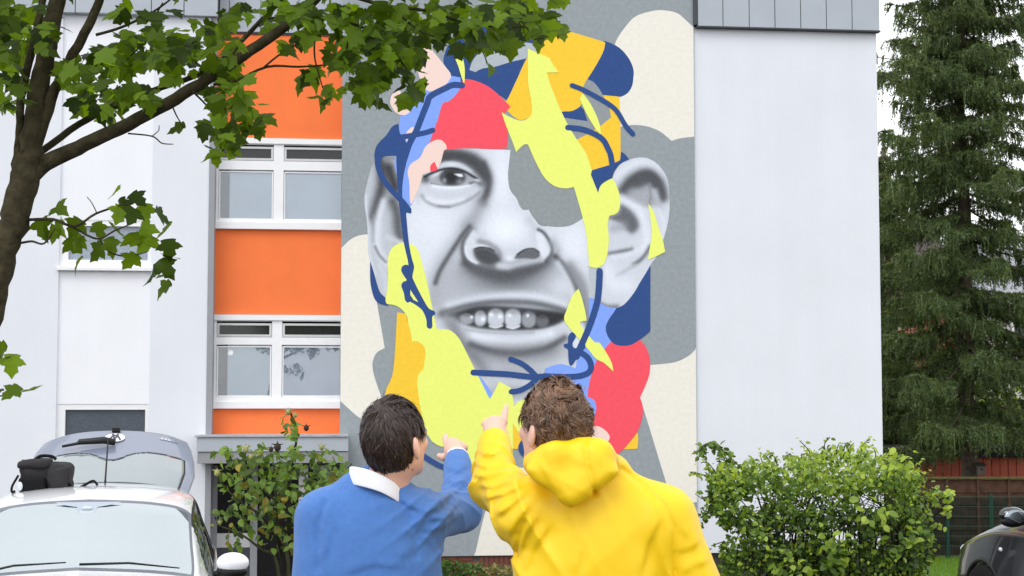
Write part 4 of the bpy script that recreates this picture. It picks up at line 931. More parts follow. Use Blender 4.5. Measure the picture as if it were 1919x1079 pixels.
handRY = [('p', wrRY, (wrRY[0], wrRY[1] + .02, wrRY[2] - .08), .028, .034)] + [('f', (wrRY[0], wrRY[1] - .02 + k * .021, wrRY[2] - .1), (wrRY[0] - .01, wrRY[1] - .015 + k * .021, wrRY[2] - .17 + abs(k - 1.3) * .008), .01, .008) for k in range(4)] + [('f', (wrRY[0] - .01, wrRY[1] + .04, wrRY[2] - .05), (wrRY[0] - .02, wrRY[1] + .075, wrRY[2] - .1), .012, .009)]
def xz(lst, Y=YY): return [(at(a, b_, Y).x, at(a, b_, Y).z) for a, b_ in lst]
hoodP = spline([(984,882),(992,866),(1012,849),(1050,832),(1088,819),(1116,825),(1142,852),(1161,882),(1148,902),(1112,926),(1080,947),(1052,943),(1035,928),(1003,908)], 5)
hoodXZ = xz(hoodP, 4.02)
seams = [xz([(1165,878),(1200,905),(1240,945),(1258,985),(1262,1090)]), xz([(985,975),(975,1000),(968,1040)]), xz([(1098,830),(1104,870),(1112,905),(1117,930)], 3.96)]
def extraY(p, d):
    c_ = npv(at(1075, 885, 4.02)); d2 = pdist(hoodXZ, p[:, 0], p[:, 2], True) * np.where(inside(hoodXZ, p[:, 0], p[:, 2]), -1, 1)
    zc = (p[:, 2] - c_[2]); yc = 4.045 + zc * .28
    Rr = .032; hd = np.hypot(np.maximum(d2 + Rr, 0), (p[:, 1] - yc) * Rr / (.040 - .010 * np.clip((d2 + .05) / .05, 0, 1))) - Rr
    # drape: a fold across and a dip where the hood opens
    hd = hd - .0022 * (ridge((p[:, 2] - c_[2]) * 26 + (p[:, 0] - c_[0]) * 17 + .9 + .6 * vn(p, 8, 2), 2) - .3) - .0015 * vn(p, 20, 4)
    d = sm(d, hd, .006)
    ring = cone(p, npv(at(1003, 868, 4.10)), npv(at(1040, 850, 4.04)), .03, .034); ring = sm(ring, cone(p, npv(at(1125, 848, 4.06)), npv(at(1148, 880, 4.16)), .034, .03), .01)
    d = sm(d, ring, .03); d = sm(d, cone(p, npv(at(1148, 882, 4.16)), npv(at(1100, 925, 4.30)), .036, .03), .03); d = sm(d, cone(p, npv(at(1008, 872, 4.12)), npv(at(1080, 925, 4.30)), .032, .03), .03)
    return d
def foldY(p):
    ax = npv(wrY) - npv(elY); ax /= np.linalg.norm(ax); s_ = (p - npv(elY)) @ ax
    w = np.exp(-((p - npv(elY)) ** 2).sum(1) / .15 ** 2); w2 = np.exp(-((p - npv(shlY) - [0, 0, -.02]) ** 2).sum(1) / .16 ** 2); w3 = np.exp(-((p - npv(shrY) - [.03, 0, -.16]) ** 2).sum(1) / .14 ** 2)
    f = w * .019 * (ridge(s_ * 36 + (p[:, 0] - elY.x) * 18 + 1.5 * vn(p, 9, 3), 3) - .25)
    f += w2 * .020 * (ridge((p[:, 0] - shlY.x) * 30 + (p[:, 2] - shlY.z) * 15 + .9 * vn(p, 8, 1), 2) - .3)
    f += w3 * .015 * (ridge((p[:, 0] - shrY.x) * 34 + (p[:, 2] - shrY.z) * 9 + 1.0 * vn(p, 7, 2), 2) - .3)
    f += .0016 * vn(p, 9, 7) + .0010 * vn(p, 20, 8)
    f += .0022 * (ridge((p[:, 0] - 1.0 * (p[:, 2] - 1.5)) * 11 + .9 * vn(p, 5, 9), 2) - .3) * (p[:, 1] < YY) * np.clip((1.60 - p[:, 2]) / .15, 0, 1)
    f += creases(p, [(4.55, 1, [(893,845), (915,852), (945,846)]), (4.5, 1.2, [(886,868), (912,874), (948,862)]), (4.46, 1.2, [(884,890), (915,892), (955,876)]), (4.42, 1.2, [(892,910), (925,908), (968,890)]), (4.34, 1.2, [(905,935), (940,922), (978,903)]), (4.25, 1, [(930,965), (955,945), (985,918)]), (4.18, 1, [(955,1005), (970,975), (996,940)]), (4.14, .9, [(975,1040), (985,1000), (1010,960)]), (4.12, .6, [(985,1075), (1000,1030), (1035,975)]),
        (4.10, .35, [(1272,985), (1290,1010), (1296,1040)]), (4.10, .45, [(1266,1035), (1292,1030), (1318,1012)]), (4.10, .35, [(1275,1079), (1300,1060), (1335,1052)]), (4.08, .6, [(1200,1079), (1215,1020), (1240,965)]), (4.06, .45, [(1080,1079), (1090,1030), (1075,975)]),
        (3.98, .5, [(1005,862), (1024,895), (1046,932)]), (3.97, .22, [(1060,850), (1085,872), (1140,878)])], 4.70, A=.0065)
    for sx in seams: f -= .007 * np.exp(-(pdist(sx, p[:, 0], p[:, 2]) / .0065) ** 2) * (p[:, 1] < YY + .02)
    return f
pY = person('person', 'curly brown haired person in a yellow hooded raincoat pointing at the mural', footY, HcY, HRY, npv(at(1052, 862, YY + .015)), npv(at(1092, 925, YY + .03)), npv(shlY), npv(shrY),
    (npv(at(1112, 1090, YY + .02)), (.198, .125, .30)), [(npv(shlY), .072), (npv(elY), .052), (npv(wrY), .034)], [(npv(shrY), .078), (npv(elRY), .062), (npv(wrRY), .042)], [handY, handRY], M_RAIN, 'raincoat', extra=extraY, fold=foldY, thick=.011, trous=(60, 66, 84), hemz=.80, ends=((npv(wrY) - axY * .024, axY),))
M_HAIRY = mat('brown curly hair', (112, 82, 60), .42, .5, var=.2, vscale=40, island=.6)
hair(pY, footY, HcY, HRY, M_HAIRY, 15000, hmask(-.78, -.02, .25), lambda S: np.where((np.abs(S[:, 0]) > .6) & (S[:, 2] < .2), .022, np.where(S[:, 2] < -.35, .018, .056)), .0105, (-.1, -.35, .93), curl=.0075, clumps=320, shrink=.42, crot=.9, rad=.0010, grav=.25, seed=9, capr=.008, base=1.05)
# ============================================================ cars
M_WP = mat('white car paint', (240, 241, 244), .25, .5, var=.01, coat=1.); M_BP = mat('black car paint', (14, 15, 19), .2, .5, var=.05, coat=1.)
M_GP = mat('blue grey car paint', (118, 126, 144), .3, .5, var=.03, coat=.6)
M_BLK = mat('black plastic', (18, 18, 19), .45, .4, var=.1); M_RUB = mat('rubber', (20, 20, 20), .8, .2); M_RIM = mat('alloy rim', (165, 168, 172), .3, .5, metal=.8)
M_CGL = glass_mat('car glass', (.55, .66, .68), 2.4, .62, (.88, .96, .985)); M_CGD = mat('dark car glass', (22, 25, 28), .05, .6, var=.05); M_SEAT = mat('grey seat cloth', (92, 96, 100), .9)
M_LAMP = mat('clear lamp', (215, 220, 226), .12, .6); M_RED = mat('red lamp', (160, 20, 20), .15, .6); M_CHR = mat('chrome', (225, 226, 230), .12, .5, metal=1.)
def cr(P, t):
    i = min(int(t), len(P) - 2); u = t - i; p0, p1, p2, p3 = P[max(i - 1, 0)], P[i], P[i + 1], P[min(i + 2, len(P) - 1)]
    return .5 * ((2 * p1) + (p2 - p0) * u + (2 * p0 - 5 * p1 + 4 * p2 - p3) * u * u + (3 * p1 - p0 - 3 * p2 + p3) * u ** 3)
def make_car(root, paint, hz=1., hatch_open=True):
    #  x,  ztop, zbelt, wS,  wB,  wR(rail), zlow
    st = [(2.12, .62, .50, .62, .60, .40, .26), (2.04, .74, .62, .76, .74, .48, .20), (1.82, .84, .72, .84, .82, .56, .18), (1.30, .985, .85, .88, .865, .62, .18), (.86, 1.055, .90, .89, .885, .685, .18),
          (.50, 1.235, .91, .89, .89, .665, .18), (.14, 1.395, .915, .89, .89, .645, .18), (-.35, 1.465, .93, .89, .89, .645, .18), (-.95, 1.455, .945, .89, .885, .635, .18), (-1.42, 1.41, .96, .88, .87, .60, .19), (-1.80, 1.16, .95, .86, .84, .62, .22), (-2.05, .90, .80, .82, .78, .55, .26), (-2.10, .62, .52, .74, .68, .45, .30)]
    rows = []
    for x, zt, zb, wS, wB, wR, zl in st:
        wR *= 1.06
        cab = max(0., min(1., (zt - zb - .1) / .35)); bulge = .05 * (1 - cab) + .085 * cab
        rows.append(np.array([(x, wS - .09, zl), (x, wS - .01, zl + .12), (x, wS + .005, (zl + zb) / 2), (x, wB + .0, zb - .06), (x, wB - .025, zb), (x, (wB - .03) * .5 + wR * .5 + .012 * cab, (zb + zt - bulge) / 2 + .01), (x, wR, zt - bulge), (x, wR * .62, zt - .022), (x, 0., zt)]))
    G = np.array(rows); NT, NS = 97, 65
    ts = np.linspace(0, len(st) - 1, NT); ss = np.linspace(0, 8, NS)
    S1 = np.array([[cr(G[:, k], t) for k in range(9)] for t in ts]); S = np.array([[cr(S1[i], s_) for s_ in ss] for i in range(NT)])
    S[:, :, 2] *= hz; S[:, -1, 1] = 0
    full = np.concatenate([S, (S * [1, -1, 1])[:, ::-1][:, 1:]], 1); full[:, :NS, 1] = S[:, :, 1]
    NF = full.shape[1]; sv = np.concatenate([ss, ss[::-1][1:]]); side = np.array([1] * NS + [-1] * (NF - NS))
    reg = {}
    wx = (1.32, -1.32); wr = .345
    for i in range(NT - 1):
        t = (ts[i] + ts[i + 1]) / 2
        for j in range(NF - 1):
            s_ = (sv[j] + sv[j + 1]) / 2; sd_ = 1 if j < NS - 1 else -1
            c_ = full[i:i + 2, j:j + 2].reshape(-1, 3).mean(0)
            if any((c_[0] - w) ** 2 + (c_[2] - .33) ** 2 < wr ** 2 for w in wx) and s_ < 4.2 and c_[2] < .75 * hz: continue
            k = 'body'
            if 4.0 < t < 6.0 and s_ > 6.0: k = 'windscreen'
            elif 3.9 < t < 6.1 and s_ > 5.88: k = 'windscreen_seal'
            elif 4.75 < t < 7.35 and 4.15 < s_ < 5.75 and t > 4.75 + (s_ - 4.15) * .62: k = 'front_window_' + ('l' if sd_ > 0 else 'r')
            elif 7.55 < t < 9.0 - (s_ - 4.15) * .1 and 4.15 < s_ < 5.75: k = 'rear_window_' + ('l' if sd_ > 0 else 'r')
            elif 4.5 < t < 9.2 and 4.0 < s_ < 5.9 and t > 4.5 + (s_ - 4.0) * .62: k = 'window_seal'
            elif 9.1 < t < 10.3 and s_ > 5.4: k = 'boot_opening' if hatch_open else 'rear_screen'
            reg.setdefault(k, []).append((i * NF + j, i * NF + j + 1, (i + 1) * NF + j + 1, (i + 1) * NF + j))
    V = full.reshape(-1, 3)
    nm = {'body': ('body', paint), 'windscreen': ('windscreen', M_CGL), 'windscreen_seal': ('windscreen_seal', mat('grey screen seal', (112, 116, 124), .5)), 'window_seal': ('window_seal', M_BLK), 'boot_opening': ('boot_opening', M_DARK), 'rear_screen': ('rear_screen', M_CGD)}
    for k, q in reg.items():
        q = np.array(q); u = np.unique(q); rm = np.full(len(V), -1); rm[u] = np.arange(len(u))
        name, m = nm.get(k, ('side_window', M_CGD)); npmesh(name, V[u], rm[q][:, ::-1], m, root, True)
    q = MB(); q.box(-1.75, .8, -.62, .62, .35, .62 * hz); q.box(.45, .82, -.66, .66, .6, .93 * hz, .03); q.build('dashboard', M_BLK, root)
    for y in (-.34, .34):
        q = MB(); q.box(-.62, -.42, y - .24, y + .24, .5, 1.05 * hz, .06); q.box(-.6, -.48, y - .13, y + .13, 1.06 * hz, 1.27 * hz, .05); q.build('seat', M_SEAT, root, True)
    for x in wx:
        for sd_ in (-1, 1):
            w = empty('wheel', (x, sd_ * .80, .33), parent=root)
            n = 28; prof = [(.20, -.10), (.295, -.105), (.325, -.07), (.33, 0), (.325, .07), (.295, .105), (.20, .1)]
            Vt = [(r_ * math.cos(2 * math.pi * k / n), o_ * 1., r_ * math.sin(2 * math.pi * k / n)) for k in range(n) for r_, o_ in prof]
            Ft = [(k * 7 + a, k * 7 + a + 1, ((k + 1) % n) * 7 + a + 1, ((k + 1) % n) * 7 + a) for k in range(n) for a in range(6)]
            pydata('tyre', Vt, Ft, M_RUB, w, True)
            q = MB()
            q.tube([(0, sd_ * .05, 0), (0, sd_ * .085, 0)], [.06, .05], 16)
            for a in range(5): q.tube([(.05 * math.cos(a * 1.2566), sd_ * .075, .05 * math.sin(a * 1.2566)), (.2 * math.cos(a * 1.2566), sd_ * .07, .2 * math.sin(a * 1.2566))], [.03, .024], 6)
            q.build('rim', M_RIM, w, True)
            q = MB(); q.tube([(x + (wr + .004) * math.cos(a), sd_ * (.874 if x > 0 else .868), .33 + (wr + .004) * math.sin(a)) for a in np.linspace(-.25, math.pi + .25, 24)], .022, 8); q.build('arch_trim', M_BLK if paint is M_BP else paint, root, True)
            q = MB(); q.tube([(x, sd_ * .60, .33), (x, sd_ * .62, .33)], .345, 24); q.build('arch_liner', M_DARK, root)
    for sd_ in (-1, 1):
        mr = empty('wing_mirror', (.56, sd_ * .955, 1.015 * hz), parent=root)
        q = MB(); q.ellipsoid((0, sd_ * .04, .02), (.062, .112, .066), 18, 12); q.build('mirror_shell', paint, mr, True)
        q = MB(); q.ellipsoid((-.004, sd_ * .036, -.03), (.06, .108, .05), 16, 8); q.tube([(0, -sd_ * .09, -.05), (0, -sd_ * .0, -.03)], [.02, .024], 8); q.build('mirror_base', M_BLK, mr, True)
        q = MB(); q.ellipsoid((-.058, sd_ * .042, .008), (.016, .094, .058), 18, 10); q.build('mirror_glass', mat('mirror glass', (150, 160, 165), .03, .5, metal=1.), mr, True)
        q = MB(); q.ellipsoid((1.93, sd_ * .62, .66 * hz), (.10, .17, .07), 16, 9); q.build('headlight', M_LAMP, root, True)
        q = MB(); q.ellipsoid((-1.98, sd_ * .62, .82 * hz), (.10, .15, .08), 16, 9); q.build('tail_light', M_RED, root, True)
    return root
fw = Vector((.173, -.985, 0)).normalized()
wc = empty('parked_car', (-2.73, 10.44, ground_z(10.44)), math.atan2(fw.y, fw.x))
tag(wc, 'white hatchback parked by the wall with its grey tailgate raised', 'car')
make_car(wc, M_WP, 1.); wc.scale = (1, .915, 1)
# raised tailgate
HA = R(21.6); HL = 1.02; hx0, hz0 = -1.36, 1.425
def hpt(s_, w_):                        # s along the open tailgate, w across
    hw = 1.085 * np.interp(s_, [0, .12, .35, .6, .85, 1], [.57, .60, .63, .62, .59, .555]); dome = .055 * (1 - w_ * w_)
    edge = -.05 * abs(w_) ** 4
    return (hx0 - HL * s_ * math.cos(HA), hw * w_, hz0 + HL * s_ * math.sin(HA) + dome * .9 + edge - .05)
tg = empty('tailgate', parent=wc)
ns_, nw = 90, 90; V = [hpt(i / (ns_ - 1), -1 + 2 * j / (nw - 1)) for i in range(ns_) for j in range(nw)]
gl_, pn, sl_ = [], [], []
for i in range(ns_ - 1):
    for j in range(nw - 1):
        s_, w_ = (i + .5) / (ns_ - 1), -1 + 2 * (j + .5) / (nw - 1); f_ = (i * nw + j, i * nw + j + 1, (i + 1) * nw + j + 1, (i + 1) * nw + j)
        top = .585 - .16 * math.exp(-(w_ / .22) ** 2) - .10 * max(0, abs(w_) - .55) ** 1.5
        if .05 < s_ < top and abs(w_) < .86: gl_.append(f_)
        elif .02 < s_ < top + .02 and abs(w_) < .89: sl_.append(f_)
        else: pn.append(f_)
for nm_, fs, m in (('tailgate_glass', gl_, mat('tailgate glass', (120, 132, 134), .04, .9, var=.05, coat=1.)), ('tailgate_panel', pn, M_GP), ('glass_seal', sl_, M_BLK)):
    o = pydata(nm_, V, fs, m, tg, True); md = o.modifiers.new('s', 'SOLIDIFY'); md.thickness = .03 if nm_ != 'tailgate_glass' else .006; md.offset = -1 if nm_ != 'tailgate_panel' else -1
def on_gate(s_, w_, up=.0):
    a = Vector(hpt(s_, w_)); du = Vector(hpt(s_ + .01, w_)) - a; dw = Vector(hpt(s_, w_ + .01)) - a; n = du.cross(dw).normalized(); n = n if n.z > 0 else -n
    return a + n * up
def gate_patch(name, outline, m, up, par=tg):
    V_ = [on_gate(a, b_, up) for a, b_ in outline]; n = len(V_); V_ += [on_gate(a, b_, up - .004) for a, b_ in outline]
    return pydata(name, V_, [tuple(range(n)), tuple(range(2 * n - 1, n - 1, -1))] + [(i, (i + 1) % n, n + (i + 1) % n, n + i) for i in range(n)], m, par)
bs, bw = .84, 0.
badge = gate_patch('badge', [(bs + .078 * math.sin(a), bw + .13 * math.cos(a)) for a in np.linspace(0, 6.2832, 33)[:-1]], mat('badge white', (238, 238, 240), .25, .5), .012)
def bar(a, b_, w=.014):
    (s1, w1), (s2, w2) = [(p[0] * 1.2, p[1] * 1.35) for p in (a, b_)]; d = np.array([s2 - s1, (w2 - w1)]); d = d / np.linalg.norm(d); n = np.array([-d[1], d[0]]) * w
    gate_patch('badge_stroke', [(bs + s1 + n[0] * .5, w1 + n[1]), (bs + s2 + n[0] * .5, w2 + n[1]), (bs + s2 - n[0] * .5, w2 - n[1]), (bs + s1 - n[0] * .5, w1 - n[1])], mat('badge dark', (70, 74, 84), .4), .0145, badge)
for a, b_ in (((-.045, -.055), (.03, -.022)), ((.03, -.022), (-.03, 0)), ((-.03, 0), (.03, .022)), ((.03, .022), (-.045, .055)), ((.052, -.03), (.02, 0)), ((.052, .03), (.02, 0))): bar(a, b_)
for k in range(5): gate_patch('lettering', [(.90 + .004 * k * 0, .60 + k * .048), (.90, .60 + k * .048 + .036), (.872, .60 + k * .048 + .034), (.872, .60 + k * .048 + .002)], M_CHR, .008)
q = MB(); q.tube([on_gate(.70, .02, .03), on_gate(.71, -.12, .045), on_gate(.69, -.42, .05), on_gate(.675, -.44, .045), on_gate(.67, -.62, .04)], [.026, .028, .022, .012, .010], 8); q.build('rear_wiper', M_BLK, tg, True)
q = MB(); q.box(-.03, .03, -.035, .035, -.01, .03, .008); q.build('tailgate_handle', M_BLK, tg, loc=on_gate(.965, 0, .012))
# screen details
def wsp(px, py, Y=None): return None
car_in = wc.matrix_basis.inverted()
def wscr(u, v, up=.01):                 # u 0..1 up the windscreen, v -1..1 across
    x = .86 + (.14 - .86) * u; zt = np.interp(x, [.14, .5, .86], [1.395, 1.235, 1.055]); w = np.interp(x, [.14, .86], [.68, .725])
    return Vector((x + up * .45, v * w, zt - .022 * abs(v) ** 2 - .05 * abs(v) ** 5 + up * .9))
q = MB(); q.tube([wscr(.0, .02, .02), wscr(.02, .45, .02), wscr(.035, .9, .02)], [.008, .007, .004], 6); q.build('wiper', M_BLK, wc, True)
q = MB(); q.tube([wscr(.0, -.95, .02), wscr(.02, -.55, .02), wscr(.03, -.1, .02)], [.008, .007, .004], 6); q.build('wiper', M_BLK, wc, True)
V_ = [wscr(.985, -.34, .009), wscr(.985, .34, .009), wscr(.92, .2, .009), wscr(.89, .1, .009), wscr(.79, .08, .009), wscr(.79, -.08, .009), wscr(.89, -.1, .009), wscr(.92, -.2, .009)]
pydata('sensor_shade', V_, [tuple(range(8))], mat('tinted screen band', (168, 178, 190), .45, .5), wc)
q = MB(); q.ellipsoid(wscr(.86, 0, .012), (.012, .04, .014)); q.build('sensor_housing', mat('pale sensor housing', (205, 210, 216), .4), wc, True)
q = MB(); q.tube([(-1.22, 0, 1.43), (-1.235, 0, 1.47), (-1.40, 0, 1.70), (-1.43, 0, 1.76)], [.012, .008, .006, .003], 8); q.build('aerial', M_BLK, wc, True)
# ---- dark car on the right
bc = empty('parked_car', (5.11, 12.63, ground_z(12.63)), R(100))
tag(bc, 'glossy black car with a side mirror, parked beside the leafy hedge', 'car')
make_car(bc, M_BP, 1.08, False)
q = MB(); q.ellipsoid((.98, .886, .80), (.035, .012, .018), 12, 8); q.build('side_repeater', M_LAMP, bc, True)
# ---- camera bag on the white car's roof
bgp = wc.matrix_basis @ Vector((-.55, -.39, 1.44)); bag = empty('camera_bag', bgp, R(8))
tag(bag, 'black shoulder bag with straps lying on the roof of the white car', 'bag')
M_BAG = mat('black nylon', (44, 42, 45), .75, .3, var=.25, vscale=14, bump=.4, bscale=160); M_BAG2 = mat('dark nylon', (20, 20, 22), .8, .2, var=.2, vscale=30)
def soft(name, x0, x1, y0, y1, z0, z1, m, bev=.03, amp=.008, sd_=0):
    bm = bmesh.new(); bmesh.ops.create_cube(bm, size=1); bmesh.ops.scale(bm, vec=(x1 - x0, y1 - y0, z1 - z0), verts=bm.verts); bmesh.ops.translate(bm, vec=((x0 + x1) / 2, (y0 + y1) / 2, (z0 + z1) / 2), verts=bm.verts)
    bmesh.ops.bevel(bm, geom=bm.edges[:], offset=bev, segments=3, affect='EDGES', profile=.5); bmesh.ops.subdivide_edges(bm, edges=bm.edges[:], cuts=2, use_grid_fill=True)
    P = np.array([v.co[:] for v in bm.verts]); nn = vn(P, 30, sd_) * amp
    for v, d in zip(bm.verts, nn): v.co += Vector((d * .6, d, d if v.co.z > z0 + .03 else 0))
    me = bpy.data.meshes.new(name); bm.to_mesh(me); bm.free(); return link(name, me, m, bag, None, True)
soft('main_compartment', -.15, .19, -.10, .11, -.02, .18, M_BAG, .05, .022, 1)
soft('front_pocket', -.145, .03, -.155, -.09, -.01, .085, M_BAG2, .02, .006, 2); soft('side_pocket', .04, .17, -.15, -.09, -.01, .15, M_BAG, .03, .014, 3); soft('top_flap', -.16, .05, -.115, .1, .14, .2, M_BAG, .028, .018, 4)
q = MB(); q.tube(spline3([(-.06, 0, .2), (-.02, 0, .225), (.05, 0, .222), (.08, 0, .2)], 4), .011, 6); q.build('grab_handle', M_BAG2, bag, True)
q = MB(); q.tube(spline3([(-.15, -.1, .1), (-.185, -.12, .03), (-.19, -.1, -.01), (-.17, -.1, -.005)], 5), .008, 6); q.build('strap', M_BAG2, bag, True)
q = MB(); q.tube(spline3([(.18, -.08, .04), (.22, -.1, .005), (.28, -.1, .03), (.34, -.11, .06), (.37, -.11, .03)], 5), .009, 6); q.build('strap', M_BAG2, bag, True)
q = MB(); q.ellipsoid((-.13, -.158, .03), (.018, .008, .03)); q.build('clear_tag', M_LAMP, bag, True)
# ============================================================ plants
def leafmesh(name, outline, fold=.12, droop=.15, m=None):
    """half outline from stalk to tip, mirrored; two rows of faces folded along the midrib"""
    n = len(outline); V = []
    for x, y in outline: V.append((0, y, -droop * y * y))
    for s_ in (1, -1):
        for x, y in outline: V.append((s_ * x, y, -droop * y * y + fold * abs(x) - .35 * fold * x * x * 2))
    Fc = []
    for i in range(n - 1): Fc += [(i, n + i, n + i + 1, i + 1), (i, i + 1, 2 * n + i + 1, 2 * n + i)]
    me = bpy.data.meshes.new(name); me.from_pydata(V, [], Fc); me.update()
    if m: me.materials.append(m)
    return me
def leaf_arrays(me):
    V = np.array([v.co[:] for v in me.vertices]); Fq = np.array([tuple(p.vertices) for p in me.polygons]); return V, Fq
def frames(d, nrm):                     # columns x, y(tip), z(normal)
    d = d / np.linalg.norm(d, axis=1)[:, None]; z = nrm - d * (nrm * d).sum(1)[:, None]; z /= np.linalg.norm(z, axis=1)[:, None] + 1e-9
    return np.stack([np.cross(d, z), d, z], 2)
def scatter(meshes, P, D, Nn, S, parent, root_loc, big=300, objname='leaf', stuffname='foliage', mats=None, mi=None, visible=None, rank=None):
    """the `big` leaves that show largest become pieces of their own, the rest one mesh"""
    n = len(P); Fr = frames(D, Nn); mi = mi if mi is not None else np.zeros(n, int)
    rank = S if rank is None else rank
    order = np.argsort(-rank); sel = np.zeros(n, bool); sel[order[:big]] = True
    rl = npv(root_loc)
    for i in np.where(sel)[0]:
        o = bpy.data.objects.new(objname, meshes[mi[i]]); COL.objects.link(o); o.parent = parent
        M4 = np.eye(4); M4[:3, :3] = Fr[i] * S[i]; M4[:3, 3] = P[i] - rl; o.matrix_basis = Matrix(M4.tolist())
    for k, me in enumerate(meshes):
        ix = np.where(~sel & (mi == k))[0]
        if len(ix) == 0: continue
        V0, F0 = leaf_arrays(me); V = np.einsum('nij,vj->nvi', Fr[ix], V0) * S[ix][:, None, None] + (P[ix] - rl)[:, None]
        Fq = (F0[None] + (np.arange(len(ix)) * len(V0))[:, None, None]).reshape(-1, 4)
        tag(npmesh(stuffname, V.reshape(-1, 3), Fq, me.materials[0], parent, False), kind='stuff')
# ---------------- maple
M_BARK = mat('maple bark', col=(.062, .052, .030), rough=.95, spec=.1, var=.55, vscale=18, bump=.9, bscale=45)
M_MAP = leaf_mat('maple leaf', (.075, .155, .012), trans=.55, hv=.75, rough=.5)
MAPLE = [(.0, .0), (.20, -.07), (.40, -.02), (.34, .10), (.50, .17), (.70, .40), (.52, .41), (.44, .47), (.29, .46), (.31, .62), (.35, .70), (.17, .80), (.015, 1.0)]
ml = [leafmesh('leaf', MAPLE, f_, d_, M_MAP) for f_, d_ in ((.18, .25), (.45, .5), (.05, .1), (-.3, .6), (.3, -.25))]
YT = 7.0
root = (at(-75, 1300, YT).x, YT, ground_z(YT) - .02)
mt = empty('maple_tree', root); tag(mt, 'leafy maple tree with forked mossy trunk beside the white car', 'tree')
def limb(name, pts, parent=mt, Y=YT, n=10, sub=5, wob=.006):
    P = spline3([Vector(at(p[0], p[1], Y + (p[3] if len(p) > 3 else 0))) for p in pts], sub); r_ = np.interp(np.linspace(0, len(pts) - 1, len(P)), range(len(pts)), [p[2] * (.82 if p[2] > 8 else 1.) / 428. for p in pts])
    P = [p + Vector((random.gauss(0, wob), random.gauss(0, wob), 0)) * min(1, r * 20) - Vector(root) for p, r in zip(P, r_)]
    q = MB(); q.tube(P, list(r_), n); q.build(name, M_BARK, parent, True); return [p + Vector(root) for p in P]
r0 = at(-75, 1300, YT)
trunk_pts = [(-95, 1560, 56), (-85, 1400, 50), (-75, 1150, 44), (-66, 850, 41), (-45, 680, 39), (-22, 570, 37), (8, 470, 35), (32, 390, 33), (47, 330, 34), (58, 285, 30)]
B_ = []
limb('trunk', trunk_pts, n=18)
B_.append(limb('limb', [(40,345,24), (85,305,20), (160,270,17), (240,232,16), (330,185,15), (400,140,14), (470,95,13), (540,45,12), (590,0,11), (650,-60,10), (740,-130,8)]))
B_.append(limb('limb', [(52,320,26), (62,240,25), (80,140,22), (98,50,20), (116,-30,18), (130,-130,15), (160,-260,12)]))
B_.append(limb('limb', [(32,330,14), (36,260,9), (40,180,8), (58,100,7.5), (76,20,7), (92,-60,6), (110,-140,5)]))
B_.append(limb('limb', [(58,300,17), (88,205,14), (130,115,12), (165,50,11), (190,-10,10), (215,-90,8), (250,-180,6)]))
B_.append(limb('limb', [(66,292,9,.1), (150,232,7,.2), (230,190,6.5,.3), (300,165,6,.4), (370,140,5.5,.4), (420,108,5,.4), (470,58,5,.5), (520,8,4.5,.5), (575,-50,4,.5)], n=8))
for tw in ([(48,412,3), (100,411,3), (140,424,2.6), (180,400,2.2), (233,383,1.6), (250,380,1)], [(137,424,2.4), (162,440,2.2), (187,447,2), (215,432,1.7), (250,418,1)], [(40,455,2.4), (60,452,2.2), (83,456,1.8), (103,428,1.2)], [(187,447,1.8), (205,472,1.6), (240,480,1.4), (275,472,1)], [(182,400,1.3), (172,380,1), (163,369,.8)],
           [(400,158,3), (440,152,2.6), (500,125,2.4), (560,125,2), (605,122,1.6)], [(490,130,2), (520,105,1.8), (560,80,1.5), (600,60,1)], [(320,190,1.6), (330,215,1.4), (345,240,1)], [(362,172,2), (385,195,1.8), (410,225,1.4), (430,250,1)], [(240,250,1.6), (285,255,1.4), (303,268,1.2), (325,270,.8)], [(285,255,1), (297,245,.9), (298,235,.7)],
           [(330,160,2.4), (300,100,2), (290,40,1.8), (305,5,1.4)], [(300,60,1.6), (260,90,1.4), (230,120,1)], [(180,65,3), (230,50,2.6), (290,20,2), (330,-10,1.6)], [(430,110,2.6), (480,45,2.2), (530,30,2), (600,20,1.6)], [(30,60,2.4), (0,30,2), (-40,10,1.6)], [(-90,840,4), (-40,700,2.4), (0,676,1.6), (20,668,1.2)], [(-40,755,1.8), (0,742,1.4), (40,738,1)],
           [(560,30,4), (640,40,3.2), (700,60,2.6), (740,100,2), (770,140,1.2)], [(620,-20,4), (720,10,3.4), (800,20,2.8), (880,45,2.2), (960,50,1.6), (1020,45,1)], [(700,60,2), (690,120,1.6), (695,185,.9), (697,200,.7)], [(850,40,1.8), (900,90,1.2), (913,122,.8)], [(660,45,2), (650,90,1.6), (655,140,1)], [(590,60,2), (590,110,1.6), (605,165,1)], [(740,20,2), (790,60,1.6), (840,75,1)], [(0,210,1.4), (-30,225,1.2)]):
    B_.append(limb('twig', [(a, b_, w, random.uniform(-.05, .05)) for a, b_, w in tw], n=6, sub=4, wob=.003))
rg = np.random.default_rng(21)
LP, LS = [], []
def blob(x, y, rx, ry, dens=3.1, size=35):
    n = max(1, int(math.pi * rx * ry * dens / (.48 * size * size)))
    for _ in range(n):
        a, r_ = rg.random() * 6.283, math.sqrt(rg.random()); LP.append((x + rx * r_ * math.cos(a), y + ry * r_ * math.sin(a), rg.uniform(-.45, .55))); LS.append(size * rg.uniform(.55, 1.22))
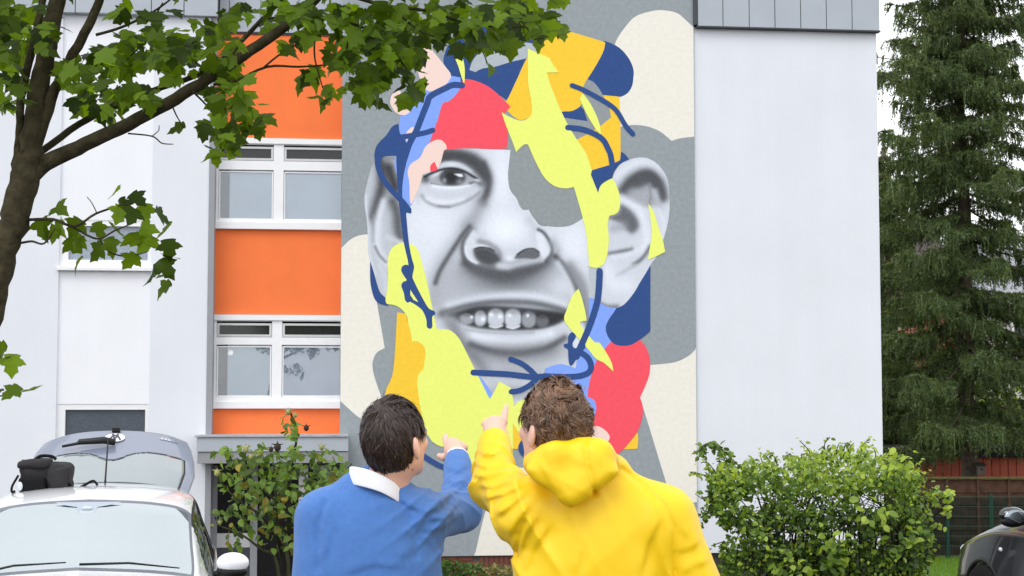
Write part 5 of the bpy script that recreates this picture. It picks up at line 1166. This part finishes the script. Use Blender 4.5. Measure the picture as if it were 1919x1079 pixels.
for bl_ in ((40,55,65,60), (25,165,42,42), (170,140,55,50), (230,95,55,42), (290,80,50,36), (335,105,55,36), (250,180,55,26), (205,212,28,12), (150,195,26,16), (375,60,34,30), (425,85,36,36), (450,18,30,18), (430,165,42,40), (420,232,36,36), (470,205,32,34), (400,282,18,12), (440,265,22,18), (525,25,45,28), (600,25,55,34), (555,75,28,20),
            (590,135,26,14), (608,180,22,20), (660,55,46,46), (725,45,55,46), (690,105,50,36), (750,105,46,42), (778,160,26,30), (705,155,34,20), (660,160,20,16), (640,110,22,26), (800,38,55,36), (850,66,46,26), (875,25,55,30), (930,55,46,32), (965,25,55,32), (1010,38,38,28), (1042,45,18,18), (905,86,28,14), (300,20,28,12), (230,15,20,12)): blob(*bl_)
for bl_ in ((-60,40,80,90), (-120,180,60,60), (100,-70,120,50), (300,-80,120,60), (520,-80,120,60), (740,-80,130,60), (940,-60,110,50), (1040,-40,40,35), (200,-200,200,80), (560,-200,200,80), (880,-180,160,70), (-100,-120,120,90)): blob(*bl_, dens=2.2)
for x, y in ((698,204), (913,130), (220,362), (247,376), (105,400), (80,422), (113,425), (150,425), (180,430), (205,430), (230,400), (252,404), (275,395), (292,408), (322,430), (110,450), (152,455), (245,450), (285,456), (315,462), (155,495), (190,470), (205,458), (255,490), (310,490), (287,510), (305,527), (320,545), (300,500), (265,440), (225,385), (128,460), (12,662), (24,678), (4,740), (35,737), (55,742), (345,246), (330,150)): LP.append((x, y - 12, rg.uniform(-.08, .08))); LS.append(rg.uniform(34, 44))
LP = np.array(LP); LS = np.array(LS); n = len(LP)
P = np.array([at(x, y, YT + d) for x, y, d in LP]); S_ = LS / 428.
ang = rg.normal(0, .75, n); D = np.stack([np.sin(ang), rg.normal(-.25, .45, n), -np.abs(np.cos(ang)) * rg.uniform(.35, 1.2, n)], 1)
Nn = np.stack([rg.normal(0, .5, n), rg.normal(-.55, .55, n), rg.uniform(.25, 1.2, n)], 1)
vis = np.where((LP[:, 1] > 5) & (LP[:, 0] > 0), 1., .2)
scatter(ml, P, D, Nn, S_, mt, root, mi=rg.integers(0, 5, n), rank=S_ / P[:, 1] * vis * np.where(LP[:, 1] > 60, 1.3, 1.))
# leaf stalks of the single hanging leaves
# ---------------- rose bush
YR = 12.0; scR = F / YR
M_ROSE = leaf_mat('rose leaf', (.090, .180, .042), trans=.33, hv=.7, rough=.35); M_ROSEY = leaf_mat('yellowing rose leaf', (.22, .20, .03), trans=.25, hv=.4); M_STEM = mat('rose cane', col=(.045, .05, .02), rough=.8, var=.4, vscale=20)
M_STEMD = mat('old cane', col=(.028, .022, .016), rough=.9, var=.4, vscale=20)
ROSE = [(0, 0), (.22, .1), (.34, .32), (.33, .55), (.2, .82), (.01, 1.)]
rl = [leafmesh('leaf', ROSE, .2, .3, M_ROSE), leafmesh('leaf', ROSE, .35, .5, M_ROSE), leafmesh('leaf', ROSE, .3, .5, M_ROSEY)]
rr = (at(545, 900, YR).x, YR, ground_z(YR) - .02); rb = empty('rose_bush', rr); tag(rb, 'rose bush with yellowing leaves and spent buds beside the white car', 'bush')
def cane(pts, m, Y=YR, name='cane'):
    q = MB(); Pp = spline3([at(a, b_, Y + random.uniform(-.12, .12)) - Vector(rr) for a, b_, w in pts], 4); w_ = np.interp(np.linspace(0, len(pts) - 1, len(Pp)), range(len(pts)), [w / scR for a, b_, w in pts]); q.tube(Pp, list(w_), 6); q.build(name, m, rb, True)
gy = 745 + (1.85 - rr[2]) * scR
for pts in ([(545,gy,6), (548,1060,5), (540,960,4.5), (545,880,3), (556,820,2.4), (548,785,2), (543,768,1.4)], [(550,gy,6), (560,1040,4.5), (575,960,3.5), (590,900,2.4), (605,860,1.6)], [(540,gy,6), (530,1050,4.5), (505,980,3.4), (480,920,2.4), (462,870,1.8), (460,848,1.2)], [(535,gy,5), (520,1060,3.6), (490,1030,2.8), (450,1000,2), (412,985,1.6), (403,968,1)],
            [(556,gy,6), (585,1050,4.4), (605,990,3), (620,940,2), (628,900,1.4), (648,880,1), (660,868,.8)], [(545,gy,5), (540,1050,4), (520,980,3), (515,900,2), (510,850,1.4)], [(542,1000,3), (500,970,2.2), (450,940,1.6), (415,905,1.2), (407,888,1)], [(550,gy,5), (560,1070,4), (556,1000,3), (565,940,2)], [(540,960,2.6), (480,905,2), (440,870,1.4), (430,850,1)]):
    cane(pts, M_STEMD if pts[0][2] >= 6 else M_STEM)
LP, LS, MI = [], [], []
for x, y, rx, ry, k in ((446,895,36,42,50), (500,895,55,55,95), (560,885,55,50,90), (600,925,36,48,60), (470,965,52,45,70), (540,965,50,48,70), (590,1000,32,40,36), (425,848,26,16,14), (480,850,40,18,22), (545,800,16,30,16), (612,860,26,18,16), (520,1015,40,25,14), (405,965,14,12,6), (440,1010,18,14,7), (650,880,14,16,14), (625,885,18,24,14)):
    for _ in range(int(k * 1.35)):
        a, r_ = rg.random() * 6.283, rg.random() ** .6; LP.append((x + rx * r_ * math.cos(a), y + ry * r_ * math.sin(a), rg.uniform(-.28, .28))); LS.append(rg.uniform(10, 20)); MI.append(2 if rg.random() < (.07 + .12 * (y > 930)) else int(rg.random() < .5))
LP = np.array(LP); n = len(LP); P = np.array([at(x, y, YR + d) for x, y, d in LP]); S_ = np.array(LS) / scR
D = np.stack([rg.normal(0, .8, n), rg.normal(-.2, .6, n), rg.normal(-.35, .5, n)], 1); Nn = np.stack([rg.normal(0, .5, n), rg.normal(-.5, .5, n), rg.uniform(.2, 1.2, n)], 1)
scatter(rl, P, D, Nn, S_, rb, rr, mi=np.array(MI))
M_BUD = mat('spent bud', (150, 150, 92), .8, var=.3, vscale=60); M_BUDD = mat('dark rose hip', (52, 40, 30), .8)
for x, y, r_, m in ((460,842,7,M_BUD), (487,850,6,M_BUD), (520,838,8,M_BUDD), (508,842,5,M_BUDD), (603,838,6,M_BUD), (407,886,7,M_BUD), (574,802,6,M_BUDD), (597,868,4,M_BUDD), (411,980,5,M_BUD), (398,986,4,M_BUD), (470,856,5,M_BUD), (540,772,6,M_BUD), (553,778,5,M_BUD)):
    q = MB(); c_ = at(x, y, YR - .22) - Vector(rr); rm = r_ / scR; q.ellipsoid(c_, (rm * .8, rm * .8, rm), 9, 7)
    for k in range(5): a = k * 1.257 + .3; q.tube([c_ + Vector((0, 0, rm * .5)), c_ + Vector((rm * 1.5 * math.cos(a), -rm * .3, rm * (.5 + 1.0 * math.sin(a))))], [rm * .28, rm * .05], 4)
    q.build('bud', m, rb, True)
# ---------------- hedge bush on the right
YH = 19.5; scH = F / YH
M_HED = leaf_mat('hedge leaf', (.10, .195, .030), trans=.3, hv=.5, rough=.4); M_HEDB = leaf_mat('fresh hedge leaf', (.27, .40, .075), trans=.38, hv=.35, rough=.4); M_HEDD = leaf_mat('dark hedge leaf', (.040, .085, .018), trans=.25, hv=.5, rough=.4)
OV = [(0, 0), (.26, .18), (.36, .45), (.26, .75), (.01, 1.)]
hm = [leafmesh('leaf', OV, .15, .3, m) for m in (M_HED, M_HEDB, M_HEDD)]
hr = (at(1545, 900, YH).x, YH, ground_z(YH) - .02); hb = empty('leafy_hedge', hr); tag(hb, 'overgrown leafy green hedge with arching shoots in front of the pale wall', 'hedge')
hpoly = [(1330,890), (1345,870), (1375,872), (1420,862), (1470,868), (1510,850), (1550,845), (1590,845), (1640,850), (1690,870), (1715,885), (1725,910), (1735,950), (1745,985), (1740,1020), (1735,1060), (1730,1240), (1350,1240), (1355,1050), (1360,1000), (1340,950)]
rg = np.random.default_rng(5); LP, LS, MI = [], [], []
hpoly = [(x_ + 7 * math.sin(i_ * 5.1), y_ + 9 * math.sin(i_ * 3.7 + 1)) for i_, (x_, y_) in enumerate(spline([tuple(p) for p in hpoly], 3))]
hx_ = [p[0] for p in hpoly]; cand = np.stack([rg.uniform(1320, 1750, 60000), rg.uniform(840, 1200, 60000)], 1); cand = cand[inside(hpoly, cand[:, 0], cand[:, 1])]
gapn = vn(np.stack([cand[:, 0] / 60, cand[:, 1] / 45, cand[:, 0] * 0], 1), 2.1, 3)
keep = rg.random(len(cand)) < np.where((cand[:, 1] > 920) & (cand[:, 1] < 1010), np.clip(.5 + 1.1 * gapn, .03, 1), np.clip(.75 + .7 * gapn, .15, 1))
cand = cand[keep][:19000]
for x, y in cand:
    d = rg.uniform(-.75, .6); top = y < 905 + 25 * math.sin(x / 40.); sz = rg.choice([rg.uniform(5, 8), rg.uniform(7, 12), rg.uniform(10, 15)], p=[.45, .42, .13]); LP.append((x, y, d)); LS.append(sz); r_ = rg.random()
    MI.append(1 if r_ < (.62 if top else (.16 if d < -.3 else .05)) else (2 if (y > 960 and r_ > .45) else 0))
def spray(pts, n, size, mi_, jit=9):
    Pp = spline([(a, b_) for a, b_ in pts], 8, False)
    for _ in range(n):
        p = Pp[rg.integers(0, len(Pp))]; LP.append((p[0] + rg.normal(0, jit), p[1] + rg.normal(0, jit * .8), rg.uniform(-.25, .05))); LS.append(size * rg.uniform(.75, 1.2)); MI.append(mi_)
    q = MB(); q.tube([at(p[0], p[1], YH - .15) - Vector(hr) for p in Pp], [.006] * len(Pp), 5); q.build('shoot', M_STEMD, hb)
spray([(1400,900), (1370,870), (1345,840), (1320,833), (1310,850)], 90, 12, 0, 6); spray([(1390,880), (1365,852), (1345,838), (1325,835)], 45, 12, 0, 5); spray([(1400,920), (1350,895), (1338,910), (1335,940), (1322,965), (1316,975)], 120, 12, 0, 7); spray([(1400,930), (1365,920), (1360,960), (1370,1000)], 90, 11, 0, 9); spray([(1360,900), (1345,890), (1340,930)], 110, 12, 0, 10)
spray([(1690,890), (1725,905), (1755,918), (1775,925), (1783,930)], 60, 11, 1, 6); spray([(1700,915), (1740,935), (1765,945), (1778,960)], 55, 11, 1, 6); spray([(1570,870), (1568,845), (1572,832)], 16, 13, 1, 5); spray([(1660,870), (1690,862), (1712,875)], 24, 15, 1, 6); spray([(1690,960), (1730,970), (1742,985)], 20, 13, 0, 6); spray([(1700,1010), (1730,1035), (1738,1050)], 18, 15, 0, 7)
for _ in range(60):                     # short shoots break the outline
    k_ = rg.integers(0, len(hpoly)); bx, by = hpoly[k_]
    if by > 1045: continue
    ox, oy = bx - 1545, (by - 1000) * 1.6; l_ = math.hypot(ox, oy); ln_ = rg.uniform(8, 34); ex, ey = bx + ox / l_ * ln_ + rg.normal(0, 8), by + oy / l_ * ln_ * .8 + rg.uniform(-4, 8)
    spray([(bx - ox / l_ * 20, by - oy / l_ * 20), (bx, by - 4), (ex, ey)], 13, 8.5, 1 if rg.random() < .6 else 0, 4)
for bx, by, k, sz in ((1560,1015,26,16), (1575,1045,20,15), (1700,1020,18,16), (1420,1005,22,13), (1690,870,22,15), (1720,1000,10,16), (1640,965,24,17), (1560,1060,14,18), (1470,1060,24,16)):
    for _ in range(k): LP.append((bx + rg.normal(0, 16), by + rg.normal(0, 13), rg.uniform(-.95, -.7))); LS.append(sz * rg.uniform(.8, 1.15)); MI.append(1 if by < 980 or rg.random() < .4 else 0)
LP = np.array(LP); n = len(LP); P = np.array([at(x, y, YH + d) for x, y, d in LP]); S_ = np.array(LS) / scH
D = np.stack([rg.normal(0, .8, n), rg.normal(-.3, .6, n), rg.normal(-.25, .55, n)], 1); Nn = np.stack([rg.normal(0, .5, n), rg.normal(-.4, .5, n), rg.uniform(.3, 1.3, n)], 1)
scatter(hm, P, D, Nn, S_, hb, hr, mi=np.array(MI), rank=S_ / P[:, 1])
q = MB()
for k in range(120):
    x0 = rg.uniform(1370, 1720); p0 = at(x0 + rg.normal(0, 8), 1225, YH + rg.uniform(-.4, .4)); p1 = at(x0 + rg.normal(0, 25), rg.uniform(980, 1050), YH + rg.uniform(-.5, .5)); p2 = at(x0 + rg.normal(0, 45), rg.uniform(880, 960), YH + rg.uniform(-.5, .5))
    q.tube([p - Vector(hr) for p in spline3([p0, p1, p2], 3)], list(np.linspace(.013, .004, 7)), 4)
tag(q.build('stems', M_STEMD, hb), kind='stuff')
# ---------------- low clipped hedge and small plants below the mural
YL = 22.6; scL = F / YL
lr = (at(850, 900, YL).x, YL, ground_z(YL) - .02); lb = empty('box_hedge', lr); tag(lb, 'low clipped box hedge at the foot of the mural', 'hedge')
LP, LS = [], []
for _ in range(5200):
    x, y = rg.uniform(770, 1010), 0; top = 1054 + 4 * math.sin(x / 17.) + (10 if x > 905 else 0) + max(0, (x - 905)) * .02
    y = top + rg.random() ** 1.3 * 110; LP.append((x, y, rg.uniform(-.35, .3))); LS.append(rg.uniform(4.5, 8))
LP = np.array(LP); n = len(LP); P = np.array([at(x, y, YL + d) for x, y, d in LP]); D = rg.normal(0, 1, (n, 3)) + [0, -.3, .3]; Nn = rg.normal(0, .6, (n, 3)) + [0, -.4, .8]
bxm = [leafmesh('leaf', OV, .15, .2, leaf_mat('box leaf', (.045, .115, .020), trans=.25, hv=.5)), leafmesh('leaf', OV, .15, .2, leaf_mat('variegated leaf', (.20, .21, .10), trans=.25, hv=.5))]
scatter(bxm, P, D, Nn, np.array(LS) / scL, lb, lr, big=0, mi=np.where(LP[:, 0] + rg.normal(0, 14, n) > 905, 1, 0))
# ---------------- spruces beyond the fence
M_SPR = leaf_mat('spruce needles', (.108, .172, .095), trans=.3, hv=.55, rough=.6); M_SPRB = mat('spruce bark', col=(.11, .085, .062), rough=.95, var=.4, vscale=9, bump=.8, bscale=25)
def spruce(name, label, base, H_, L0, seed, zmin=1.6, dens=1.2, lean=0.):
    g = np.random.default_rng(seed); t = empty(name, base); tag(t, label, 'tree', 'spruce trees behind the fence')
    q = MB(); q.tube([Vector((lean * z + .05 * math.sin(z), .04 * math.sin(z * .7 + 1), z)) for z in np.linspace(0, H_, 24)], list(np.linspace(.21, .03, 24)), 12); q.build('trunk', M_SPRB, t, True)
    A_, B2, W_ = [], [], []; bq = MB()
    z = zmin
    while z < H_ - .3:
        nb_ = g.integers(4, 7); a0 = g.random() * 6.283
        for k in range(nb_):
            a = a0 + k * 6.283 / nb_ + g.normal(0, .25); Lb = L0 * (1 - z / H_) ** .75 * g.uniform(.5, 1.25) * (.55 + .45 * min(1, (z - zmin + .8) / 1.5)); dr = np.array([math.cos(a), math.sin(a), 0.])
            zz = z + g.normal(0, .3); pts = []
            for u in np.linspace(0, 1, 8): pts.append(np.array([lean * zz, 0, zz]) + dr * Lb * u + np.array([0, 0, Lb * (-.42 * u + .30 * u ** 3) - .05 * u]))
            bq.tube([Vector(p) for p in pts], list(np.linspace(.032, .006, 8)), 5)
            pts = np.array(pts); sd_ = np.array([-dr[1], dr[0], 0])
            ntw = int(Lb * 15 * dens)
            for _ in range(ntw):
                u = g.uniform(.03, 1) ** .85; p = np.array([np.interp(u, np.linspace(0, 1, 8), pts[:, c_]) for c_ in range(3)])
                s_ = g.choice([-1, 1]); sp = g.uniform(.1, .62) * (1.1 - .6 * u) * min(1, Lb / 2); e = p + sd_ * s_ * sp + dr * sp * .5 + np.array([0, 0, -.08 * sp - .02])
                hang = g.uniform(.1, .36) * (1 if g.random() < .75 else 1.7); m_ = (p + e) / 2 + np.array([0, 0, .03])
                A_ += [p, m_]; B2 += [m_, e]; W_ += [.095, .09]
                for v_ in (.4, .75, 1.):
                    c0 = p + (e - p) * v_; c1 = c0 + np.array([g.normal(0, .05), g.normal(0, .05), -hang * g.uniform(.6, 1.2)]) + dr * .05
                    A_.append(c0); B2.append(c1); W_.append(.075)
        z += g.uniform(.24, .40)
    tag(bq.build('branches', M_SPRB, t), kind='stuff')
    A_, B2, W_ = np.array(A_), np.array(B2), np.array(W_); n = len(A_)
    d = B2 - A_; Ln = np.linalg.norm(d, axis=1); d /= Ln[:, None] + 1e-9
    # each twig: blades of needles standing out round its axis
    Vs, k = [], 11
    for j in range(k):
        u = g.uniform(.0, 1., n); c_ = A_ + d * (Ln * u)[:, None]; r_ = g.normal(size=(n, 3)); r_ -= d * (r_ * d).sum(1)[:, None]; r_ /= np.linalg.norm(r_, axis=1)[:, None]
        o = r_ * .8 + d * .75; o /= np.linalg.norm(o, axis=1)[:, None]; tip = c_ + o * (W_ * g.uniform(.8, 1.5, n))[:, None]; sdv = np.cross(o, r_ + g.normal(0, .4, (n, 3))); sdv /= np.linalg.norm(sdv, axis=1)[:, None] + 1e-9; w = .011 + .008 * g.random(n)
        Vs.append(np.stack([c_ - sdv * w[:, None], c_ + sdv * w[:, None], tip], 1))
    s2 = np.cross(d, g.normal(size=(n, 3))); s2 /= np.linalg.norm(s2, axis=1)[:, None] + 1e-9
    Vs.append(np.stack([A_ - s2 * .014, A_ + s2 * .014, B2], 1))
    V = np.concatenate(Vs).reshape(-1, 3); tag(npmesh('crown', V, np.arange(len(V)).reshape(-1, 3), M_SPR, t), kind='stuff'); return t
YS = 40.
spruce('spruce_tree', 'tall dark spruce with drooping branches and a bird box on its trunk', (at(1815, 900, YS).x, YS, ground_z(YS)), 24., 3.9, 11, zmin=3.0)
spruce('spruce_tree', 'second dark spruce standing to the side of the one with the bird box', (at(2030, 900, 45.).x, 45., ground_z(45)), 13., 3.2, 12, zmin=2.6, dens=1.0)
spruce('spruce_tree', 'dark spruce half hidden behind the right corner of the apartment block', (at(1668, 900, 47.).x, 47., ground_z(47)), 11., 3.4, 14, zmin=1.6, dens=1.1)
# ============================================================ fence, shed, houses behind
YF = 37.; sF = F / YF
fx0, fx1 = at(1600, 900, YF).x, at(2120, 900, YF).x; fzb, fzt = ground_z(YF) + .03, at(1800, 895, YF).z
fe = empty('wooden_fence', (fx0, YF, ground_z(YF))); tag(fe, 'dark brown fence of horizontal boards in front of the red shed', 'fence')
M_FW = mat('dark fence wood', (56, 50, 44), .9, .15, var=.3, vscale=6, bump=.5, bscale=40); M_FW2 = mat('brown fence wood', (84, 60, 50), .9, .15, var=.3, vscale=6, bump=.5, bscale=40); M_MOSS = mat('mossy cap', (92, 88, 52), .95, var=.3, vscale=12)
z0 = .03; H_ = fzt - ground_z(YF); nbrd = 12; bh = (H_ - .08) / nbrd; pw_ = .71; x = 0.; k = 0
while x < fx1 - fx0:
    q = MB(); q.box(x - .035, x + .035, -.06, .05, -.05, H_ - .03, .006); q.build('fence_post', M_FW2, fe)
    for r_ in range(nbrd):
        o_ = .02 if (r_ % 2) else -.005; q = MB(); q.box(x + .036, x + pw_ - .036, o_ - .03, o_, z0 + r_ * bh - .006, z0 + (r_ + 1) * bh + .004 + random.uniform(-.002, .004)); q.build('board', M_FW2 if r_ > nbrd - 4 else M_FW, fe)
    x += pw_
q = MB(); q.box(-.05, fx1 - fx0, -.08, .08, H_ - .03, H_ + .02, .006); q.build('capping', M_MOSS, fe)
me_ = empty('mesh_fence', (fx0, YF - .5, ground_z(YF - .5))); tag(me_, 'green wire mesh fence with steel posts in front of the wooden fence', 'fence')
M_GRN = mat('green coated steel', (18, 62, 48), .5, .4); zt_ = at(1800, 928, YF - .5).z - ground_z(YF - .5)
for px in (1692, 1775, 1857, 1940, 2022):
    q = MB(); u = at(px, 950, YF - .5).x - fx0; q.box(u - .045, u + .045, -.03, .03, -.1, zt_ + .03, .008); q.build('post', M_GRN, me_)
q = MB()
for r_ in range(7): z_ = .05 + r_ * (zt_ - .08) / 6; q.tube([(0, -.035, z_), (fx1 - fx0, -.035, z_)], .006, 5)
q.build('horizontal_wires', mat('wire', (70, 84, 76), .5), me_)
q = MB(); u = .05
while u < fx1 - fx0: q.tube([(u, -.045, 0), (u, -.045, zt_)], .0035, 4); u += .06
tag(q.build('mesh_wires', M_GRN, me_), kind='stuff')
# red shed
YD = 43.; sx0, sx1 = at(1660, 880, YD).x, at(2150, 880, YD).x; sz = at(1800, 856, YD).z - ground_z(YD)
sh = empty('red_shed', (sx0, YD, ground_z(YD))); tag(sh, 'long red shed of vertical boards with a dark flat roof edge', 'shed')
M_RS = mat('red stained boards', (186, 98, 80), .85, .2, var=.14, vscale=3, bump=.3, bscale=30)
q = MB(); q.box(0, sx1 - sx0, .04, 4, 0, sz); q.build('shed_body', mat('shed shadow gap', (70, 34, 28), .9), sh)
u = 0.; bw_ = 15.2 / (F / YD)
while u < sx1 - sx0 - bw_: q = MB(); q.box(u + .008, u + bw_ - .008, -.005 + random.uniform(-.004, .004), .035, 0, sz - .01, .004); q.build('board', M_RS, sh); u += bw_
zr = at(1800, 838, YD).z - ground_z(YD); q = MB(); q.box(-.3, sx1 - sx0 + .3, -.3, 4.2, sz, zr, .02); q.build('roof_edge', mat('bitumen fascia', (30, 30, 33), .8, var=.2), sh)
# bird box
q = MB(); tb = at(1838, 880, YS - .34); bb = empty('bird_box', tb - Vector((0, 0, .12))); tag(bb, 'small grey wooden bird box fixed to the spruce trunk', 'bird box')
q = MB(); q.box(-.09, .09, -.08, .08, 0, .22, .006); q.build('box', mat('weathered wood', (120, 112, 102), .9, var=.3, vscale=20), bb)
q = MB(); q.V += [(-.11, -.12, .22), (.11, -.12, .22), (.11, .1, .28), (-.11, .1, .28), (-.11, -.12, .235), (.11, -.12, .235), (.11, .1, .295), (-.11, .1, .295)]; q.F += [(0, 3, 2, 1), (4, 5, 6, 7), (0, 1, 5, 4), (1, 2, 6, 5), (2, 3, 7, 6), (3, 0, 4, 7)]; q.build('roof', mat('dark felt', (62, 60, 58), .9), bb)
q = MB(); q.ellipsoid((0, -.08, .13), (.02, .006, .02), 12, 8); q.build('entrance_hole', M_DARK, bb); q = MB(); q.box(-.02, .02, .08, .3, .08, .12); q.build('bracket', M_DARK, bb)
# brick house and the grey roofed house
def brickmat(name, c1, c2, scale):
    m = bpy.data.materials.new(name); m.use_nodes = True; N = m.node_tree.nodes; L = m.node_tree.links; b_ = N['Principled BSDF']; b_.inputs['Roughness'].default_value = .9
    t = N.new('ShaderNodeTexBrick'); t.inputs['Color1'].default_value = lin(c1); t.inputs['Color2'].default_value = lin(c2); t.inputs['Mortar'].default_value = lin((176, 168, 160)); t.inputs['Scale'].default_value = scale; t.inputs['Mortar Size'].default_value = .012
    tc = N.new('ShaderNodeTexCoord'); mp = N.new('ShaderNodeMapping'); mp.inputs['Rotation'].default_value = (R(90), 0, 0); L.new(tc.outputs['Object'], mp.inputs['Vector']); L.new(mp.outputs[0], t.inputs['Vector']); L.new(t.outputs['Color'], b_.inputs['Base Color']); return m
YX = 58.; bx0, bx1 = at(1700, 800, YX).x, at(1800, 800, YX).x; bz = at(1700, 690, YX).z - ground_z(YX)
bh_ = empty('brick_house', (bx0, YX, ground_z(YX))); tag(bh_, 'red brick house with a balcony glimpsed through the spruce', 'house')
q = MB(); q.box(0, bx1 - bx0, 0, 8, 0, 7.2); q.build('wall', brickmat('red brick wall', (150, 74, 58), (176, 92, 70), 2.2), bh_)
Wd = bx1 - bx0
q = MB(); q.V += [(-.3, -.4, 7.1), (Wd + .3, -.4, 7.1), (Wd + .3, 8.4, 7.1), (-.3, 8.4, 7.1), (-.3, 4, 10.2), (Wd + .3, 4, 10.2)]; q.F += [(0, 1, 5, 4), (2, 3, 4, 5), (0, 4, 3), (1, 2, 5), (0, 3, 2, 1)]; q.build('roof', mat('dark roof tile', (70, 62, 60), .8, var=.2, vscale=8), bh_)
for px, py, w_, h_ in ((1757, 775, .62, 1.3), (1690, 800, .9, 1.2), (1762, 825, .5, .8)):
    c_ = at(px, py, YX); u, z_ = c_.x - bx0, c_.z - ground_z(YX); w = empty('window', parent=bh_); q = MB(); q.box(u - w_ / 2, u + w_ / 2, -.04, .02, z_ - h_ / 2, z_ + h_ / 2); q.build('frame', M_FRAME, w); q = MB(); q.box(u - w_ / 2 + .08, u + w_ / 2 - .08, -.06, -.045, z_ - h_ / 2 + .08, z_ + h_ / 2 - .08); q.build('pane', M_PANE_D, w)
c_ = at(1765, 782, YX - .9); u, z_ = c_.x - bx0, c_.z - ground_z(YX); bal = empty('balcony', parent=bh_); q = MB(); q.box(u - .55, u + .75, -1., -.05, z_ - .1, z_); q.build('slab', mat('concrete step'), bal)
q = MB()
for k in range(10): q.tube([(u - .5 + k * .13, -.97, z_), (u - .5 + k * .13, -.97, z_ + .95)], .014, 4)
q.tube([(u - .55, -.97, z_ + .95), (u + .75, -.97, z_ + .95)], .025, 5); q.build('railing', mat('pale railing', (214, 214, 216), .5), bal)
YG = 66.; gx0 = at(1850, 600, YG).x; gh = empty('grey_house', (gx0, YG, ground_z(YG))); tag(gh, 'pale house with a light grey tiled roof behind the spruces', 'house')
zt1, zt0 = at(1900, 420, YG).z - ground_z(YG), at(1900, 570, YG).z - ground_z(YG)
q = MB(); q.box(0, 9, 0, 8, 0, zt0 + .05); q.build('wall', mat('pale render', (205, 204, 200), .9), gh)
q = MB(); q.V += [(-.3, -.4, zt0), (9.3, -.4, zt0), (9.3, 8.4, zt0), (-.3, 8.4, zt0), (-.3, 4, zt1), (9.3, 4, zt1)]; q.F += [(0, 1, 5, 4), (2, 3, 4, 5), (0, 4, 3), (1, 2, 5), (0, 3, 2, 1)]; q.build('roof', mat('light grey roof tile', (150, 152, 158), .8, var=.15, vscale=10, bump=.5, bscale=14), gh)
for k in range(3): w = empty('window', parent=gh); q = MB(); q.box(1 + k * 2.6, 2 + k * 2.6, -.04, .02, zt0 - 2.2, zt0 - .8); q.build('frame', M_FRAME, w); q = MB(); q.box(1.1 + k * 2.6, 1.9 + k * 2.6, -.06, -.045, zt0 - 2.1, zt0 - .9); q.build('pane', M_PANE_D, w)
# lighter broadleaf shrub behind the shed, seen under the spruce
sb = empty('garden_shrub', (at(1870, 800, 50.).x, 50., ground_z(50))); tag(sb, 'bright green shrub growing behind the red shed', 'bush'); g = np.random.default_rng(8); n = 2600
u_ = g.normal(size=(n, 3)); u_ /= np.linalg.norm(u_, axis=1)[:, None]; P = u_ * (g.random((n, 1)) ** .4) * [2.6, 1.2, 1.6] + npv(sb.location) + [0, 0, 2.4]
scatter([leafmesh('leaf', OV, .15, .2, M_HEDB)], P, g.normal(0, 1, (n, 3)), g.normal(0, .5, (n, 3)) + [0, -.4, .9], g.uniform(.14, .26, n), sb, sb.location, big=0)
q = MB()
for k in range(7): q.tube([(g.normal(0, .1), g.normal(0, .1), 0), (g.normal(0, .5), g.normal(0, .3), 1.2), (g.normal(0, 1.2), g.normal(0, .5), 2.6)], [.04, .03, .015], 5)
q.build('stems', M_STEMD, sb)
# grass blades on the lawn strip that shows
g = np.random.default_rng(3); n = 26000; X_ = g.uniform(6.5, 14, n); Y_ = g.uniform(30.5, 36.4, n); Z_ = np.array([ground_z(y) for y in Y_]); h_ = g.uniform(.03, .07, n); a = g.random(n) * 6.283
V = np.stack([np.stack([X_ - .006 * np.cos(a), Y_ - .006 * np.sin(a), Z_], 1), np.stack([X_ + .006 * np.cos(a), Y_ + .006 * np.sin(a), Z_], 1), np.stack([X_ + g.normal(0, .02, n), Y_ + g.normal(0, .02, n), Z_ + h_], 1)], 1).reshape(-1, 3)
tag(npmesh('lawn_grass', V, np.arange(n * 3).reshape(-1, 3), leaf_mat('grass blade', (.14, .27, .03), trans=.3, hv=.3)), 'short bright lawn grass in front of the fence', 'grass', kind='stuff')
